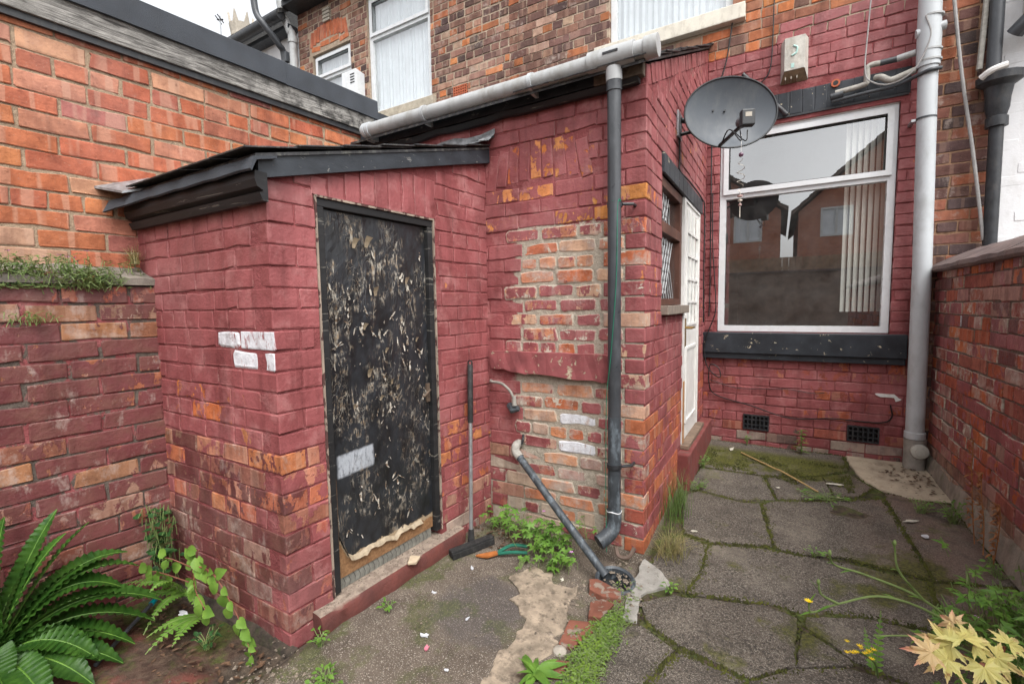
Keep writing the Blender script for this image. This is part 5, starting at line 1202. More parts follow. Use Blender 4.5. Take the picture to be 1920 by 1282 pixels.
# crazy paving
t = NT('concrete_slab'); P = t.pos(); sp_ = t.n('SeparateXYZ'); t.set(sp_.inputs[0], P); O = t.n('ObjectInfo')
c = t.mix(t.rng(t.noise(P, 5, 6, .65), .35, .65), (.058, .047, .037), (.122, .101, .080))
c = t.mix(t.rng(O.outputs['Random'], 0, 1, 0, .35), c, (.095, .08, .066))
c = t.mix(t.math('MULTIPLY', t.rng(t.noise(P, 210, 3, .6), .52, .60), .75), c, (.30, .27, .23)); c = t.mix(t.math('MULTIPLY', t.rng(t.noise(P, 85, 5, .7), .50, .60), .85), c, (.034, .029, .025))
brn = t.math('MULTIPLY', t.rng(sp_.outputs[0], .35, .70), t.rng(t.noise(P, 3, 5), .35, .5)); c = t.mix(t.math('MULTIPLY', brn, .7), c, t.mix(t.rng(t.noise(P, 130, 4), .4, .6), (.13, .085, .065), (.20, .14, .115)))
far = t.rng(t.math('ADD', sp_.outputs[1], t.math('MULTIPLY_ADD', t.noise(P, 3.4, 6, .7), 1.4, -.7)), 3.86, 3.98); far2 = t.rng(sp_.outputs[1], 4.42, 4.30); far = t.math('MULTIPLY', t.math('MULTIPLY', far, far2), t.rng(sp_.outputs[0], .55, .40))
def blob(x_, y_, r0, r1):
    d_ = t.n('VectorMath', operation='DISTANCE'); t.set(d_.inputs[0], t.scaled(P, (1, 1, 0))); d_.inputs[1].default_value = (x_, y_, 0)
    return t.rng(t.math('ADD', d_.outputs['Value'], t.math('MULTIPLY_ADD', t.noise(P, 5, 7, .72), .7, -.35)), r0, r1, 1, 0)
bl_ = t.math('MAXIMUM', t.math('MAXIMUM', blob(.56, 2.80, .14, .24), blob(.12, 2.12, .02, .12)), t.math('MAXIMUM', blob(.75, 2.45, .12, .25), blob(.40, 2.55, .05, .14)))
far = t.math('MAXIMUM', far, t.math('MULTIPLY', bl_, .85))
mm = t.math('MAXIMUM', t.math('MULTIPLY', t.rng(t.noise(P, 3.7, 7, .7), .585, .66), .8), far)
c = t.mix(mm, c, t.mix(t.rng(t.noise(P, 70, 5, .7), .38, .62), (.032, .032, .010), (.105, .108, .018)))
c = t.mix(t.math('MULTIPLY', t.rng(t.noise(P, 7, 7, .72), .52, .64), .55), c, (.05, .042, .034)); c = t.mix(t.math('MULTIPLY', t.rng(t.noise(P, 2.6, 5, .6), .55, .66), .4), c, (.23, .20, .16))
M['paving'] = t.done(c, .85, t.bump(t.math('ADD', t.noise(P, 190, 4, .7), t.math('MULTIPLY', t.noise(P, 40, 5), 1.0)), .55, .005), spec=.3)
PV = thing('yard_paving', (.1, 3, 0), None, None); tag(PV, 'cracked grey concrete paving with mossy joints', kind='structure')
SL = [[(-0.504, 3.782), (-0.079, 3.803), (0.006, 3.419), (-0.214, 3.31), (-0.446, 3.361), (-0.53, 3.358)],
[(-0.052, 3.795), (0.3, 3.986), (0.336, 3.634), (0.14, 3.485), (0.024, 3.445)],
[(-0.59, 4.54), (0.47, 4.54), (0.48, 4.20), (0.302, 4.017), (-0.066, 3.83), (-0.518, 3.81)],
[(0.318, 3.973), (0.473, 4.134), (0.58, 3.90), (0.481, 3.705), (0.36, 3.646)],
[(-0.545, 3.2), (-0.46, 3.34), (-0.211, 3.275), (-0.089, 3.314), (-0.006, 2.794), (-0.298, 2.699), (-0.449, 2.724)],
[(-0.062, 3.325), (0.03, 3.42), (0.15, 3.46), (0.48, 3.65), (0.62, 3.74), (0.66, 2.81), (0.318, 2.841), (0.148, 2.78), (0.014, 2.79)],
[(0.64, 3.76), (0.66, 3.86), (0.80, 3.79), (0.96, 3.81), (0.975, 2.91), (0.68, 2.81)],
[(-0.302, 2.66), (-0.027, 2.745), (0.147, 2.756), (0.339, 2.79), (0.64, 2.775), (0.62, 2.40), (0.33, 2.36), (0.12, 2.262), (0.0, 2.275), (-0.134, 2.23), (-0.336, 2.18), (-0.302, 2.368)],
[(-0.543, 2.303), (-0.53, 2.62), (-0.427, 2.678), (-0.318, 2.65), (-0.316, 2.36), (-0.352, 2.185), (-0.444, 2.182)],
[(-0.511, 2.01), (-0.417, 2.111), (-0.131, 2.196), (-0.016, 2.241), (0.1, 2.212), (0.078, 1.921), (-0.06, 1.783), (-0.31, 1.821), (-0.46, 1.9)],
[(-0.563, 1.827), (-0.475, 1.854), (-0.328, 1.792), (-0.392, 1.552), (-0.444, 1.419), (-0.52, 1.05), (-0.545, 1.608)],
[(-0.307, 1.79), (-0.077, 1.755), (-0.089, 1.50), (-.2, 1.1), (-.46, 1.1), (-0.40, 1.444), (-0.377, 1.565)],
[(0.122, 2.139), (0.259, 2.056), (0.27, 2.03), (0.09, 1.92)],
[(-0.052, 1.76), (0.085, 1.903), (0.272, 2.011), (0.405, 2.007), (0.50, 1.75), (.4, 1.1), (-.17, 1.1), (-0.065, 1.533)],
[(0.142, 2.235), (0.33, 2.335), (0.635, 2.375), (0.66, 2.775), (0.968, 2.88), (0.968, 1.2), (0.451, 1.1), (0.53, 1.75), (0.428, 2.023), (0.289, 2.048), (0.132, 2.17)]]
def slab_obj(poly, name, mat, parent, top=.002, thick=.03, jt=.006, shrink=-.003, bev=.003, lift=None):
    P2 = [Vector(p) for p in poly]; cen = sum(P2, Vector((0, 0)))/len(P2); pts = []
    for i, p in enumerate(P2):
        q = P2[(i+1) % len(P2)]; n = max(1, int((q-p).length/.032))
        for k in range(n): pts.append(p+(q-p)*k/n)
    pts = [p+(cen-p).normalized()*shrink+Vector((ru(-jt, jt), ru(-jt, jt))) for p in pts]
    tx, ty, tz = ru(-.006, .006), ru(-.006, .006), ru(-.002, .003)
    def Z(p): return gz(p.x, p.y)+top+tz+tx*(p.x-cen.x)+ty*(p.y-cen.y)
    n = len(pts); v = []
    for (s, dz) in ((1-bev*9, 0), (1-bev*3, -.001), (1.0, -bev)):
        for p in pts:
            q = cen+(p-cen)*s; v.append((q.x, q.y, Z(q)+dz+(ru(-.0008, .0008))))
    for p in pts: v.append((p.x, p.y, Z(p)-thick))
    f = [tuple(range(n))]
    for r_ in range(3):
        for k in range(n): q = (k+1) % n; f.append((r_*n+k, (r_+1)*n+k, (r_+1)*n+q, r_*n+q))
    me = MB().add(v, f).mesh(name, mat, smooth=True)
    bm = bmesh.new(); bm.from_mesh(me); bmesh.ops.triangulate(bm, faces=[q for q in bm.faces if len(q.verts) > 4]); bm.to_mesh(me); bm.free()
    return put(name, me, parent)
for poly in SL: slab_obj(poly, 'paving_slab', M['paving'], PV)
pm = plain('pale_screed', (.44, .37, .27), .85, .22, 9, .5, dirt=(.17, .12, .085), dirt_amt=.55)
slab_obj([(0.50, 4.54), (0.985, 4.54), (0.985, 3.85), (0.791, 3.806), (0.64, 3.88), (0.555, 4.04), (0.515, 4.25)], 'screed_patch', pm, PV, top=.006)
slab_obj([(-1.139, 1.925), (-1.08, 2.01), (-0.978, 2.026), (-0.939, 1.96), (-0.80, 1.965), (-0.77, 1.82), (-0.765, 1.67), (-0.755, 1.57), (-0.77, 1.432), (-0.764, 1.2), (-0.861, 1.15), (-0.902, 1.396), (-0.922, 1.502), (-0.904, 1.603), (-0.98, 1.704), (-1.06, 1.788)], 'broken_screed', plain('broken_screed', (.33, .265, .195), .9, .45, 14, 1.0, dirt=(.10, .08, .06), dirt_amt=.9, fine=60), PV, top=.005, jt=.028, shrink=0, bev=.008)
slab_obj([(-0.585, 2.36), (-0.50, 2.30), (-0.414, 2.196), (-0.528, 2.057), (-0.496, 1.872), (-0.562, 1.863), (-0.59, 2.033)], 'cement_haunch', plain('pale_cement', (.31, .295, .265), .9, .25, 16, .9, fine=90, dirt=(.14, .12, .10), dirt_amt=.5), PV, top=.006, jt=.006, shrink=0, bev=.006)
# moss in the joints
v = []; f = []
def tuft(x, y, z, s):
    n = len(v); k = 5; a0 = ru(0, 6)
    for i in range(k): v.append((x+s*cos(a0+2*pi*i/k)*ru(.7, 1.2), y+s*sin(a0+2*pi*i/k)*ru(.7, 1.2), z-.006))
    v.append((x+ru(-.4, .4)*s, y+ru(-.4, .4)*s, z+s*ru(.3, .8)))
    for i in range(k): f.append((n+i, n+(i+1) % k, n+k))
for poly in SL:
    for i in range(len(poly)):
        p, q = Vector(poly[i]), Vector(poly[(i+1) % len(poly)]); L = (q-p).length
        dens = max(0, noise.noise(Vector((p.x*2.2, p.y*2.2, 1)))+.45)
        for k in range(int(L/.0028*min(1, dens*1.5))):
            w_ = p+(q-p)*R.random(); tuft(w_.x+R.gauss(0, .011), w_.y+R.gauss(0, .011), gz(w_.x, w_.y)+.003, ru(.003, .008))
for k in range(2600):
    x = ru(-.5, .48); y = 3.90+ru(-.17, .36)
    if noise.noise(Vector((x*5, y*5, 7)))+.5*noise.noise(Vector((x*14, y*14, 2))) < .10: continue
    tuft(x, y, gz(x, y)+.012, ru(.004, .009))
tag(MB().add(v, f).build('moss', plain('olive_moss', (.075, .078, .014), .95, .65, 14, .6), None, fix=False), 'olive green moss filling the joints of the cracked paving', 'moss', kind='stuff')
# crumbs, pebbles, dead leaves
v = []; f = []
def pebble(x, y, z, s):
    n = len(v)
    for (a, b, c_) in ((1, 0, 0), (-1, 0, 0), (0, 1, 0), (0, -1, 0), (0, 0, .7), (0, 0, -.5)): v.append((x+a*s*ru(.6, 1.3), y+b*s*ru(.6, 1.3), z+c_*s*ru(.6, 1.2)))
    for q in ((0, 2, 4), (2, 1, 4), (1, 3, 4), (3, 0, 4)): f.append(tuple(n+i for i in q))
for k in range(900):
    x, y = ru(-1.68, -.60), ru(.75, 2.3)
    if x < WD.p((y-1.04), .07, 0).x and y > .98: continue
    pebble(x, y, gz(x, y)+.004, abs(R.gauss(.002, .0022))+.001)
for k in range(520):
    x, y = R.gauss(-1.50, .13), R.gauss(.90, .10); pebble(x, y, gz(x, y)+.002, abs(R.gauss(.004, .003))+.001)
for k in range(260):
    p_ = WD.p(ru(.12, 1.0), ru(-.03, .045), .094); pebble(p_.x, p_.y, p_.z, abs(R.gauss(.002, .0018))+.0008)
for k in range(230):
    a_ = R.random(); x = -.79-.02*R.random()+R.gauss(0, .035) if a_ < .5 else R.gauss(-.62, .06); y = ru(1.2, 2.0) if a_ < .5 else R.gauss(2.12, .10); pebble(x, y, gz(x, y)+.004, abs(R.gauss(.006, .005))+.002)
for k in range(500):
    x, y = ru(-.55, .97), ru(1.6, 4.4); pebble(x, y, gz(x, y)+.013, abs(R.gauss(.0015, .0015))+.001)
tag(MB().add(v, f).build('gravel', plain('mixed_grit', (.21, .17, .13), .9, .7, 60, .3), None, fix=False), 'loose grit and crumbs of mortar scattered over the yard', 'gravel', kind='stuff')
v = []; f = []
def deadleaf(x, y, z, s):
    n = len(v); a = ru(0, 6.3); ca, sa = cos(a), sin(a)
    for (p, q, h) in ((-1, 0, .1), (0, .5, .35), (1, 0, .15), (0, -.5, .3), (0, 0, 0)): v.append((x+s*(p*ca-q*sa), y+s*(p*sa+q*ca), z+s*h*ru(.4, 1)))
    for q in ((0, 4, 1), (1, 4, 2), (2, 4, 3), (3, 4, 0)): f.append(tuple(n+i for i in q))
for k in range(170):
    x, y = ru(-2.55, -1.62), ru(.70, .99)
    deadleaf(x, y, gz(x, y)-.018*(y > .8)+.004, ru(.006, .022))
for k in range(120): x, y = R.gauss(.90, .10), R.gauss(4.2, .2); (deadleaf(x, y, gz(x, y)+.016, ru(.006, .02)) if x < .98 and y < 4.5 else None)
for k in range(120): x, y = R.gauss(-1.35, .12), R.gauss(2.25, .08); (deadleaf(x, y, gz(x, y)+.008, ru(.008, .02)) if y < 2.37 else None)
tag(MB().add(v, f).build('dead_leaves', plain('brown_leaves', (.10, .055, .03), .8, .6, 40, .2), None, fix=False), 'brown dead leaves gathered along the foot of the walls', 'leaves', kind='stuff')
# bits of litter
lit = {'white': plain('white_scrap', (.58, .59, .62), .7, .2, 60, .2), 'pink': plain('pink_scrap', (.62, .20, .26), .7, .3, 30, .2), 'buff': plain('buff_chip', (.50, .40, .28), .9, .2, 30, .4), 'pale': plain('pale_chip', (.58, .55, .46), .9, .2, 30, .4)}
def scrap(x, y, s, kind, label, cat, dz=.004, stretch=1.0):
    a0 = ru(0, 6.28); z = gz(x, y)+dz; n = 9; pts = []
    for i in range(n):
        a = 2*pi*i/n; rr = .85*s*ru(.35, 1.15); px_, py_ = rr*cos(a)*stretch, rr*sin(a)*.6; pts.append((x+px_*cos(a0)-py_*sin(a0), y+px_*sin(a0)+py_*cos(a0), z+ru(.0, .006 if kind in ('white', 'pink') else .002)))
    mb = MB(); c_ = (x, y, z+.005 if kind in ('white', 'pink') else z+.004); mb.add(pts+[c_]+[(p[0], p[1], z-.002) for p in pts], [(i, (i+1) % n, n) for i in range(n)]+[(i, n+1+i, n+1+(i+1) % n, (i+1) % n) for i in range(n)])
    tag(mb.build({'litter': 'litter_scrap', 'chip': 'plaster_chip'}[cat], lit[kind], None), label, cat)
for a in ((-1.245, 1.36, .026, 'white', 'crumpled white paper scrap beside the pink one on the dark concrete', 'litter'), (-1.19, 1.31, .024, 'pink', 'pink and white paper scrap on the dark concrete', 'litter'), (-1.05, 1.26, .016, 'white', 'small white scrap near the bottom edge of the dark concrete', 'litter'),
          (-1.15, 1.53, .016, 'white', 'small white scrap in the middle of the dark concrete', 'litter'), (-1.36, 1.86, .020, 'white', 'white scrap on the concrete in front of the squeegee', 'litter'), (-1.40, 1.60, .018, 'white', 'white scrap close to the outhouse doorstep', 'litter'), (-2.30, .93, .035, 'white', 'torn white wrapper under the small fern', 'litter', .0, 1.6),
          (-.90, 1.99, .026, 'pale', 'pale plaster flake on the broken screed by the drain', 'chip'), (.37, 3.60, .020, 'buff', 'buff plaster chip on the moss joint', 'chip', .016), (.36, 3.83, .040, 'pale', 'long pale plaster chip on the slab before the screed patch', 'chip', .016, 1.7), (.70, 3.42, .042, 'pale', 'pale plaster chip on the brown slab beyond the white smear', 'chip', .016, 1.6), (.73, 3.24, .036, 'white', 'white crumpled scrap on the brown slab', 'litter', .016, 1.5), (-.33, 4.30, .05, 'pale', 'pale plaster chip against the house wall on the moss', 'chip', .016, 1.5), (-.40, 2.74, .022, 'pale', 'white sliver at the edge of the paving near the straw grass', 'chip', .014, 1.8), (.02, 3.60, .02, 'pale', 'pale chip on the slab below the straw stick', 'chip', .016)): scrap(*a)
# loose items on the doorstep
MB().prism([(-1.565, 1.60, .099), (-1.53, 1.625, .099), (-1.55, 1.68, .099), (-1.60, 1.66, .099)], (0, 0, -.006), (0, 0, .008)).build('mortar_lump', lit['buff'], OUT, bevel=.004)
# broken bricks by the drain
bmt = chipped('broken_brick', (.20, .075, .048), (.24, .185, .145), .42, 20, .9)
for (poly, h, lab) in (([(-0.771, 2.011), (-0.735, 2.035), (-0.679, 2.02), (-0.604, 1.995), (-0.592, 1.955), (-0.675, 1.930), (-0.745, 1.943)], .035, 'broken brick beside the drain ring, nearest the drain'), ([(-0.711, 1.862), (-0.663, 1.918), (-0.611, 1.905), (-0.631, 1.793), (-0.686, 1.776)], .030, 'broken brick in the middle of the row beside the screed'), ([(-0.748, 1.718), (-0.67, 1.762), (-0.629, 1.73), (-0.675, 1.579), (-0.731, 1.571)], .018, 'worn brown brick at the near end of the row beside the screed'), ([(-.70, 1.50), (-.655, 1.52), (-.66, 1.42), (-.715, 1.40)], .016, 'small brick piece half covered by the dandelion')):
    n = len(poly); mb = MB(); v = [(x, y, gz(x, y)-.01) for x, y in poly]+[(x*1.0+ru(-.006, .006), y+ru(-.006, .006), gz(x, y)+h*ru(.8, 1.15)) for x, y in poly]
    mb.add(v, [tuple(range(n, 2*n))]+[(i, (i+1) % n, n+(i+1) % n, n+i) for i in range(n)]); tag(mb.build('broken_brick', bmt, None, bevel=.006), lab, 'brick', 'broken bricks in a row by the drain')
tag(MB().lathe([(0, .016), (.018, .013), (.027, .004), (.028, -.006)], Matrix.Translation((-.715, 1.55, .008)), 12).build('pebble', M['stone_buff'], None, smooth=True), 'round pale pebble by the row of broken bricks', 'stone')

# ------------------------------------------------------------------ what the big window mirrors: fence, wall and houses across the alley
BW = thing('yard_wall', (0, -4, 0), 'dark yard wall mirrored in the lower half of the big window', 'wall')
t = NT('far_brick'); P = t.pos(); bt = t.n('TexBrick', {'Scale': 4.4, 'Mortar Size': .012, 'Color1': (.48, .20, .125, 1), 'Color2': (.38, .15, .10, 1), 'Mortar': (.19, .16, .13, 1)}); mp = t.n('Mapping'); t.set(mp.inputs['Vector'], P); mp.inputs['Rotation'].default_value = (radians(90), 0, 0); t.set(bt.inputs['Vector'], mp)
M['far_brick'] = t.done(bt.outputs['Color'], .9)
MB().box(-3.4, 3.4, -4.12, -3.9, -.1, 2.08).build('wall', plain('dark_yard_brick', (.28, .21, .175), .9, .4, 5, .5), BW)
MB().box(-3.4, 3.4, -4.16, -3.86, 2.08, 2.13).build('coping', M['coping'], BW)
FN = thing('fence', (0, -4.6, 0), 'wooden board fence mirrored across the middle of the big window', 'fence')
fm = plain('fence_boards', (.36, .24, .16), .85, .35, 7, .4)
for k in range(46): MB().box(-3.4+.149*k, -3.4+.149*k+.142, -4.60+.006*(k % 2), -4.585+.006*(k % 2), 1.2, 2.52+ru(-.01, .01)).build('board', fm, FN)
MB().box(-3.4, 3.5, -4.64, -4.602, 2.2, 2.28).build('rail', fm, FN)
def gable(x0, x1, ze, slope, Y, wx, label):
    h = thing('brick_house', ((x0+x1)/2, Y, 0), label, 'house', 'brick houses across the alley'); xm = (x0+x1)/2; za = ze+(xm-x0)*slope
    hl = (wx, wx+1.02, 3.82, 4.92)
    mb = MB(); mb.box(x0, hl[0], Y-8, Y, 0, ze); mb.box(hl[1], x1, Y-8, Y, 0, ze); mb.box(hl[0], hl[1], Y-8, Y, 0, hl[2]); mb.box(hl[0], hl[1], Y-8, Y-.1, hl[2], min(ze, hl[3]))
    if ze > hl[3]: mb.box(hl[0], hl[1], Y-8, Y, hl[3], ze)
    mb.prism([(x0, Y, ze), (x1, Y, ze), (xm, Y, za)], (0, 0, 0), (0, -8, 0)).build('wall', M['far_brick'], h)
    rm = plain('brown_tiles', (.16, .125, .11), .85, .3, 3, .5)
    for s in (0, 1):
        e = (x0-.25, ze-.25*slope) if s == 0 else (x1+.25, ze-.25*slope)
        MB().prism([(e[0], Y+.25, e[1]+.08), (xm, Y+.25, za+.10), (xm, Y+.25, za+.22), (e[0], Y+.25, e[1]+.20)], (0, 0, 0), (0, -8.5, 0)).build('roof', rm, h)
        for k in range(12):
            p0 = k/12; MB().prism([(e[0]+(xm-e[0])*p0, Y+.26, e[1]+(za+.1-e[1]-.08)*p0+.205), (e[0]+(xm-e[0])*(p0+.083), Y+.26, e[1]+(za+.1-e[1]-.08)*(p0+.083)+.205), (e[0]+(xm-e[0])*(p0), Y+.26, e[1]+(za+.1-e[1]-.08)*(p0)+.25)], (0, 0, 0), (0, -8.5, 0)).build('tile_row', rm, h)
    w = MB(); a, b, c_, d = hl
    w.box(a, a+.07, Y-.08, Y+.02, c_, d); w.box(b-.07, b, Y-.08, Y+.02, c_, d); w.box(a+.07, b-.07, Y-.08, Y+.02, c_, c_+.07); w.box(a+.07, b-.07, Y-.08, Y+.02, d-.07, d); w.box((a+b)/2-.035, (a+b)/2+.035, Y-.08, Y+.02, c_+.07, d-.07)
    w = w.build('window', M['upvc'], h); MB().add([(a, Y-.05, c_), (b, Y-.05, c_), (b, Y-.05, d), (a, Y-.05, d)], [(3, 2, 1, 0)]).build('pane', plain('bright_far_pane', (.75, .80, .85), .15, .1, 2, .02), w, fix=False)
gable(-6.3, -.05, 5.0, .72, -12.0, -1.72, 'red brick gabled house mirrored at the left of the big window')
gable(.54, 6.8, 4.85, .90, -12.0, 1.25, 'red brick gabled house mirrored at the right of the big window')
# ------------------------------------------------------------------ plants
def leaf_mat(name, c1, c2, rough=.45, vein=None, tip=None, radial=None):
    t = NT(name); P = t.pos(); O = t.n('ObjectInfo')
    c = t.mix(t.rng(t.noise(P, 22, 4), .35, .65), c1, c2)
    c = t.mix(t.rng(O.outputs['Random'], 0, 1, 0, .45), c, tuple(k*.62 for k in c1))
    if tip: c = t.mix(t.rng(t.noise(P, 13, 4, .6), .50, .60), c, tip)
    if radial:
        ln = t.n('VectorMath', operation='LENGTH'); t.set(ln.inputs[0], t.n('TexCoord').outputs['Object']); c = t.mix(t.rng(t.math('ADD', ln.outputs['Value'], t.math('MULTIPLY_ADD', t.noise(P, 30, 4), .03, -.015)), .030, .075, 0, .85), c, radial)
        c = t.mix(t.rng(t.noise(P, 55, 4, .7), .60, .68), c, (.34, .20, .08))
    b = t.n('BsdfPrincipled'); t.set(b.inputs['Base Color'], c); b.inputs['Roughness'].default_value = rough; b.inputs['Specular IOR Level'].default_value = .35
    t.set(b.inputs['Normal'], t.bump(t.noise(P, 120, 3), .25, .003))
    tr = t.n('BsdfTranslucent'); t.set(tr.inputs['Color'], c)
    mx = t.n('MixShader', {'Fac': .28}); t.t.links.new(b.outputs[0], mx.inputs[1]); t.t.links.new(tr.outputs[0], mx.inputs[2])
    t.t.links.new(mx.outputs[0], t.out.inputs['Surface']); return t.m
L_fern = leaf_mat('fern_green', (.026, .080, .013), (.062, .150, .022), .36)
L_lime = leaf_mat('birch_lime', (.12, .24, .035), (.20, .34, .055))
L_green = leaf_mat('cranesbill_green', (.11, .24, .04), (.19, .35, .06))
L_dark = leaf_mat('small_dark_leaf', (.022, .075, .022), (.045, .12, .03))
L_herb = leaf_mat('herb_green', (.07, .17, .03), (.13, .26, .05), tip=(.26, .10, .06))
L_weed = leaf_mat('weed_green', (.10, .22, .035), (.18, .33, .05))
L_cover = leaf_mat('cover_green', (.10, .19, .022), (.20, .31, .04))
L_maple = leaf_mat('maple_yellow', (.64, .60, .22), (.68, .58, .18), radial=(.74, .50, .34))
L_rose = leaf_mat('maple_rose', (.66, .48, .26), (.68, .50, .24), radial=(.72, .26, .24))
L_grass = leaf_mat('grass_blade', (.10, .19, .05), (.19, .28, .08))
L_straw = leaf_mat('straw_blade', (.34, .27, .12), (.24, .26, .10))
L_dry = leaf_mat('dried_stalk', (.40, .17, .06), (.28, .12, .05))
S_stem = plain('green_stem', (.16, .22, .07), .6, .2, 30, .1)
S_red = plain('red_stem', (.22, .08, .05), .6, .2, 30, .1)
F_pink = plain('magenta_petal', (.62, .22, .62), .6, .2, 40, .1); F_yel = plain('yellow_petal', (.80, .55, .01), .6, .15, 40, .1)

def orient(p, d, up=(0, 0, 1)):
    d = Vector(d).normalized(); u = Vector(up); s = d.cross(u)
    if s.length < 1e-3: s = d.cross(Vector((1, 0, 0)))
    s.normalize(); u = s.cross(d)
    return Matrix(((d.x, s.x*-1, u.x, p[0]), (d.y, -s.y, u.y, p[1]), (d.z, -s.z, u.z, p[2]), (0, 0, 0, 1)))
def ovate(L, W, teeth=6, curl=.15, heart=.0):
    "leaf along +x, stalk at origin; up is +z; midrib fold"
    n = teeth*2; v = [(0, 0, 0)]; mid = []; lo = []; hi = []
    for i in range(n+1):
        s = i/n; w = W/2*(sin(pi*min(1, s*.92+.05)**.75))*(1 if i % 2 else .90); x = L*s
        z = -curl*L*s*s; mid.append((x, 0, z))
        off = -heart*L*(1-s)**6
        hi.append((x+off, w, z+w*.28)); lo.append((x+off, -w, z+w*.28))
    v = mid+hi+lo; m = n+1; f = []
    for i in range(n): f += [(i, i+1, m+i+1, m+i), (i+1, i, 2*m+i, 2*m+i+1)]
    return v, f
def palmate(L, lobes=7, cut_=.45, teeth=2, spread=2.3, curl=.12, width=.8):
    "maple or cranesbill shape: pointed lobes round the stalk point"
    v = [(0, 0, 0)]; ring = []
    for k in range(lobes):
        a = -spread+2*spread*k/(lobes-1); ln = L*(1-.38*abs(a)/spread)
        wl = spread/(lobes-1)*width
        for j in range(1, teeth+1):
            s = j/(teeth+1); ring.append((a-wl*(1-s)*1.0, ln*(cut_+(1-cut_)*s*.92))); ring.append((a-wl*(1-s)*.75, ln*(cut_+(1-cut_)*s*.80)))
        ring.append((a, ln))
        for j in range(teeth, 0, -1):
            s = j/(teeth+1); ring.append((a+wl*(1-s)*.75, ln*(cut_+(1-cut_)*s*.80))); ring.append((a+wl*(1-s)*1.0, ln*(cut_+(1-cut_)*s*.92)))
        if k < lobes-1: ring.append((a+spread/(lobes-1), L*cut_*.82))
    for (a, r_) in ring: v.append((r_*cos(a), r_*sin(a), -curl*r_*r_/L*1.6+.10*r_*abs(sin(a*lobes/2))))
    n = len(ring); f = [(0, i+1, i+2) for i in range(n-1)]
    return v, f
def leafmesh(name, vf, mat): return MB().add(*vf).mesh(name, mat, smooth=True, fix=False)
def put_leaf(me, parent, p, d, s=1.0, up=(0, 0, 1), name='leaf', roll=0.0):
    return put(name, me, parent, orient(p, d, up) @ Matrix.Rotation(roll, 4, 'X') @ Matrix.Diagonal((s, s, s, 1)))

# big strap fern by the left wall
FE = thing('strap_fern', (-2.40, .40, 0), 'large glossy strap leaved fern at the foot of the left wall', 'fern')
def strap(tip, arch, W, base, twist=0.0, mat=None):
    B = Vector(base); T = Vector(tip); Mid = (B+T)/2+Vector((0, 0, arch)); n = 64; W *= 1.3; pts = []
    for i in range(n+1): s = i/n; pts.append(B*(1-s)**2+Mid*2*s*(1-s)+T*s*s)
    v = []; f = []; ph = ru(0, 6)
    for i, p in enumerate(pts):
        s = i/n; t_ = (pts[min(i+1, n)]-pts[max(i-1, 0)]).normalized(); side = t_.cross(Vector((0, 0, 1)))
        if side.length < .1: side = Vector((.7, .7, 0))
        side.normalize(); up = side.cross(t_); side = side*cos(twist)+up*sin(twist); up = side.cross(t_)
        w = W/2*min(1, (s/.10)**.8+.12)*(1-max(0, (s-.62)/.38)**2.0*.93)
        for k, c_ in enumerate((-1, -.55, 0, .55, 1)):
            wav = .15*w*sin(i*2.1+ph+(1.2 if c_ > 0 else 0))*abs(c_)
            v.append(p+side*c_*w*(1+.05*sin(i*2.1+ph+2))+up*(wav+abs(c_)*.28*w))
    for i in range(n):
        for k in range(4): f.append((i*5+k, i*5+5+k, i*5+6+k, i*5+1+k))
    fr_ = MB().add(v, f).build('frond', mat or L_fern, FE, smooth=True, fix=False)
    MB().tube(pts, [.0038*(1-.75*i/n)+.0006 for i in range(n+1)], 5).build('midrib', L_weed, fr_, smooth=True)
FB_ = (-2.42, .36, .10)
for (tip, ar, W, b) in (((-2.54, .40, .68), .10, .070, FB_), ((-2.46, .45, .62), .12, .062, FB_), ((-2.42, .60, .50), .12, .050, FB_), ((-2.38, .66, .53), .10, .036, FB_), ((-2.50, .52, .46), .08, .045, FB_),
        ((-2.36, .80, .28), .26, .066, FB_), ((-2.40, .78, .34), .22, .060, FB_), ((-2.30, .78, .16), .24, .070, FB_), ((-2.24, .80, .07), .22, .072, FB_), ((-2.22, .72, .03), .20, .070, FB_), ((-2.16, .66, .015), .16, .066, FB_), ((-2.12, .56, .02), .16, .072, FB_), ((-2.10, .44, .03), .18, .075, FB_), ((-2.46, .70, .22), .20, .055, FB_), ((-2.20, .36, .10), .20, .07, FB_), ((-2.48, .66, .10), .16, .06, FB_), ((-2.34, .86, .12), .22, .055, FB_), ((-2.44, .74, .30), .24, .062, FB_), ((-2.33, .74, .22), .28, .066, FB_), ((-2.26, .84, .13), .26, .066, FB_), ((-2.27, .70, .05), .20, .068, FB_), ((-2.18, .60, .06), .20, .07, FB_), ((-2.50, .60, .58), .10, .05, FB_)):
    strap(tip, ar, W*1.12, b, ru(-.35, .35))
mb = MB()
for k in range(26):
    a = ru(-.4, 2.2); mb.tube(spline([(FB_[0]+ru(-.03, .03), FB_[1]+ru(-.03, .03), .06), (FB_[0]+.10*cos(a), FB_[1]+.10*sin(a), .10+ru(-.05, .05)), (FB_[0]+.22*cos(a)*ru(.6, 1), FB_[1]+.22*sin(a)*ru(.6, 1), .03)], 4), .004, 5)
mb.build('old_stalks', plain('brown_stalks', (.085, .05, .03), .9, .4, 30, .3), FE)

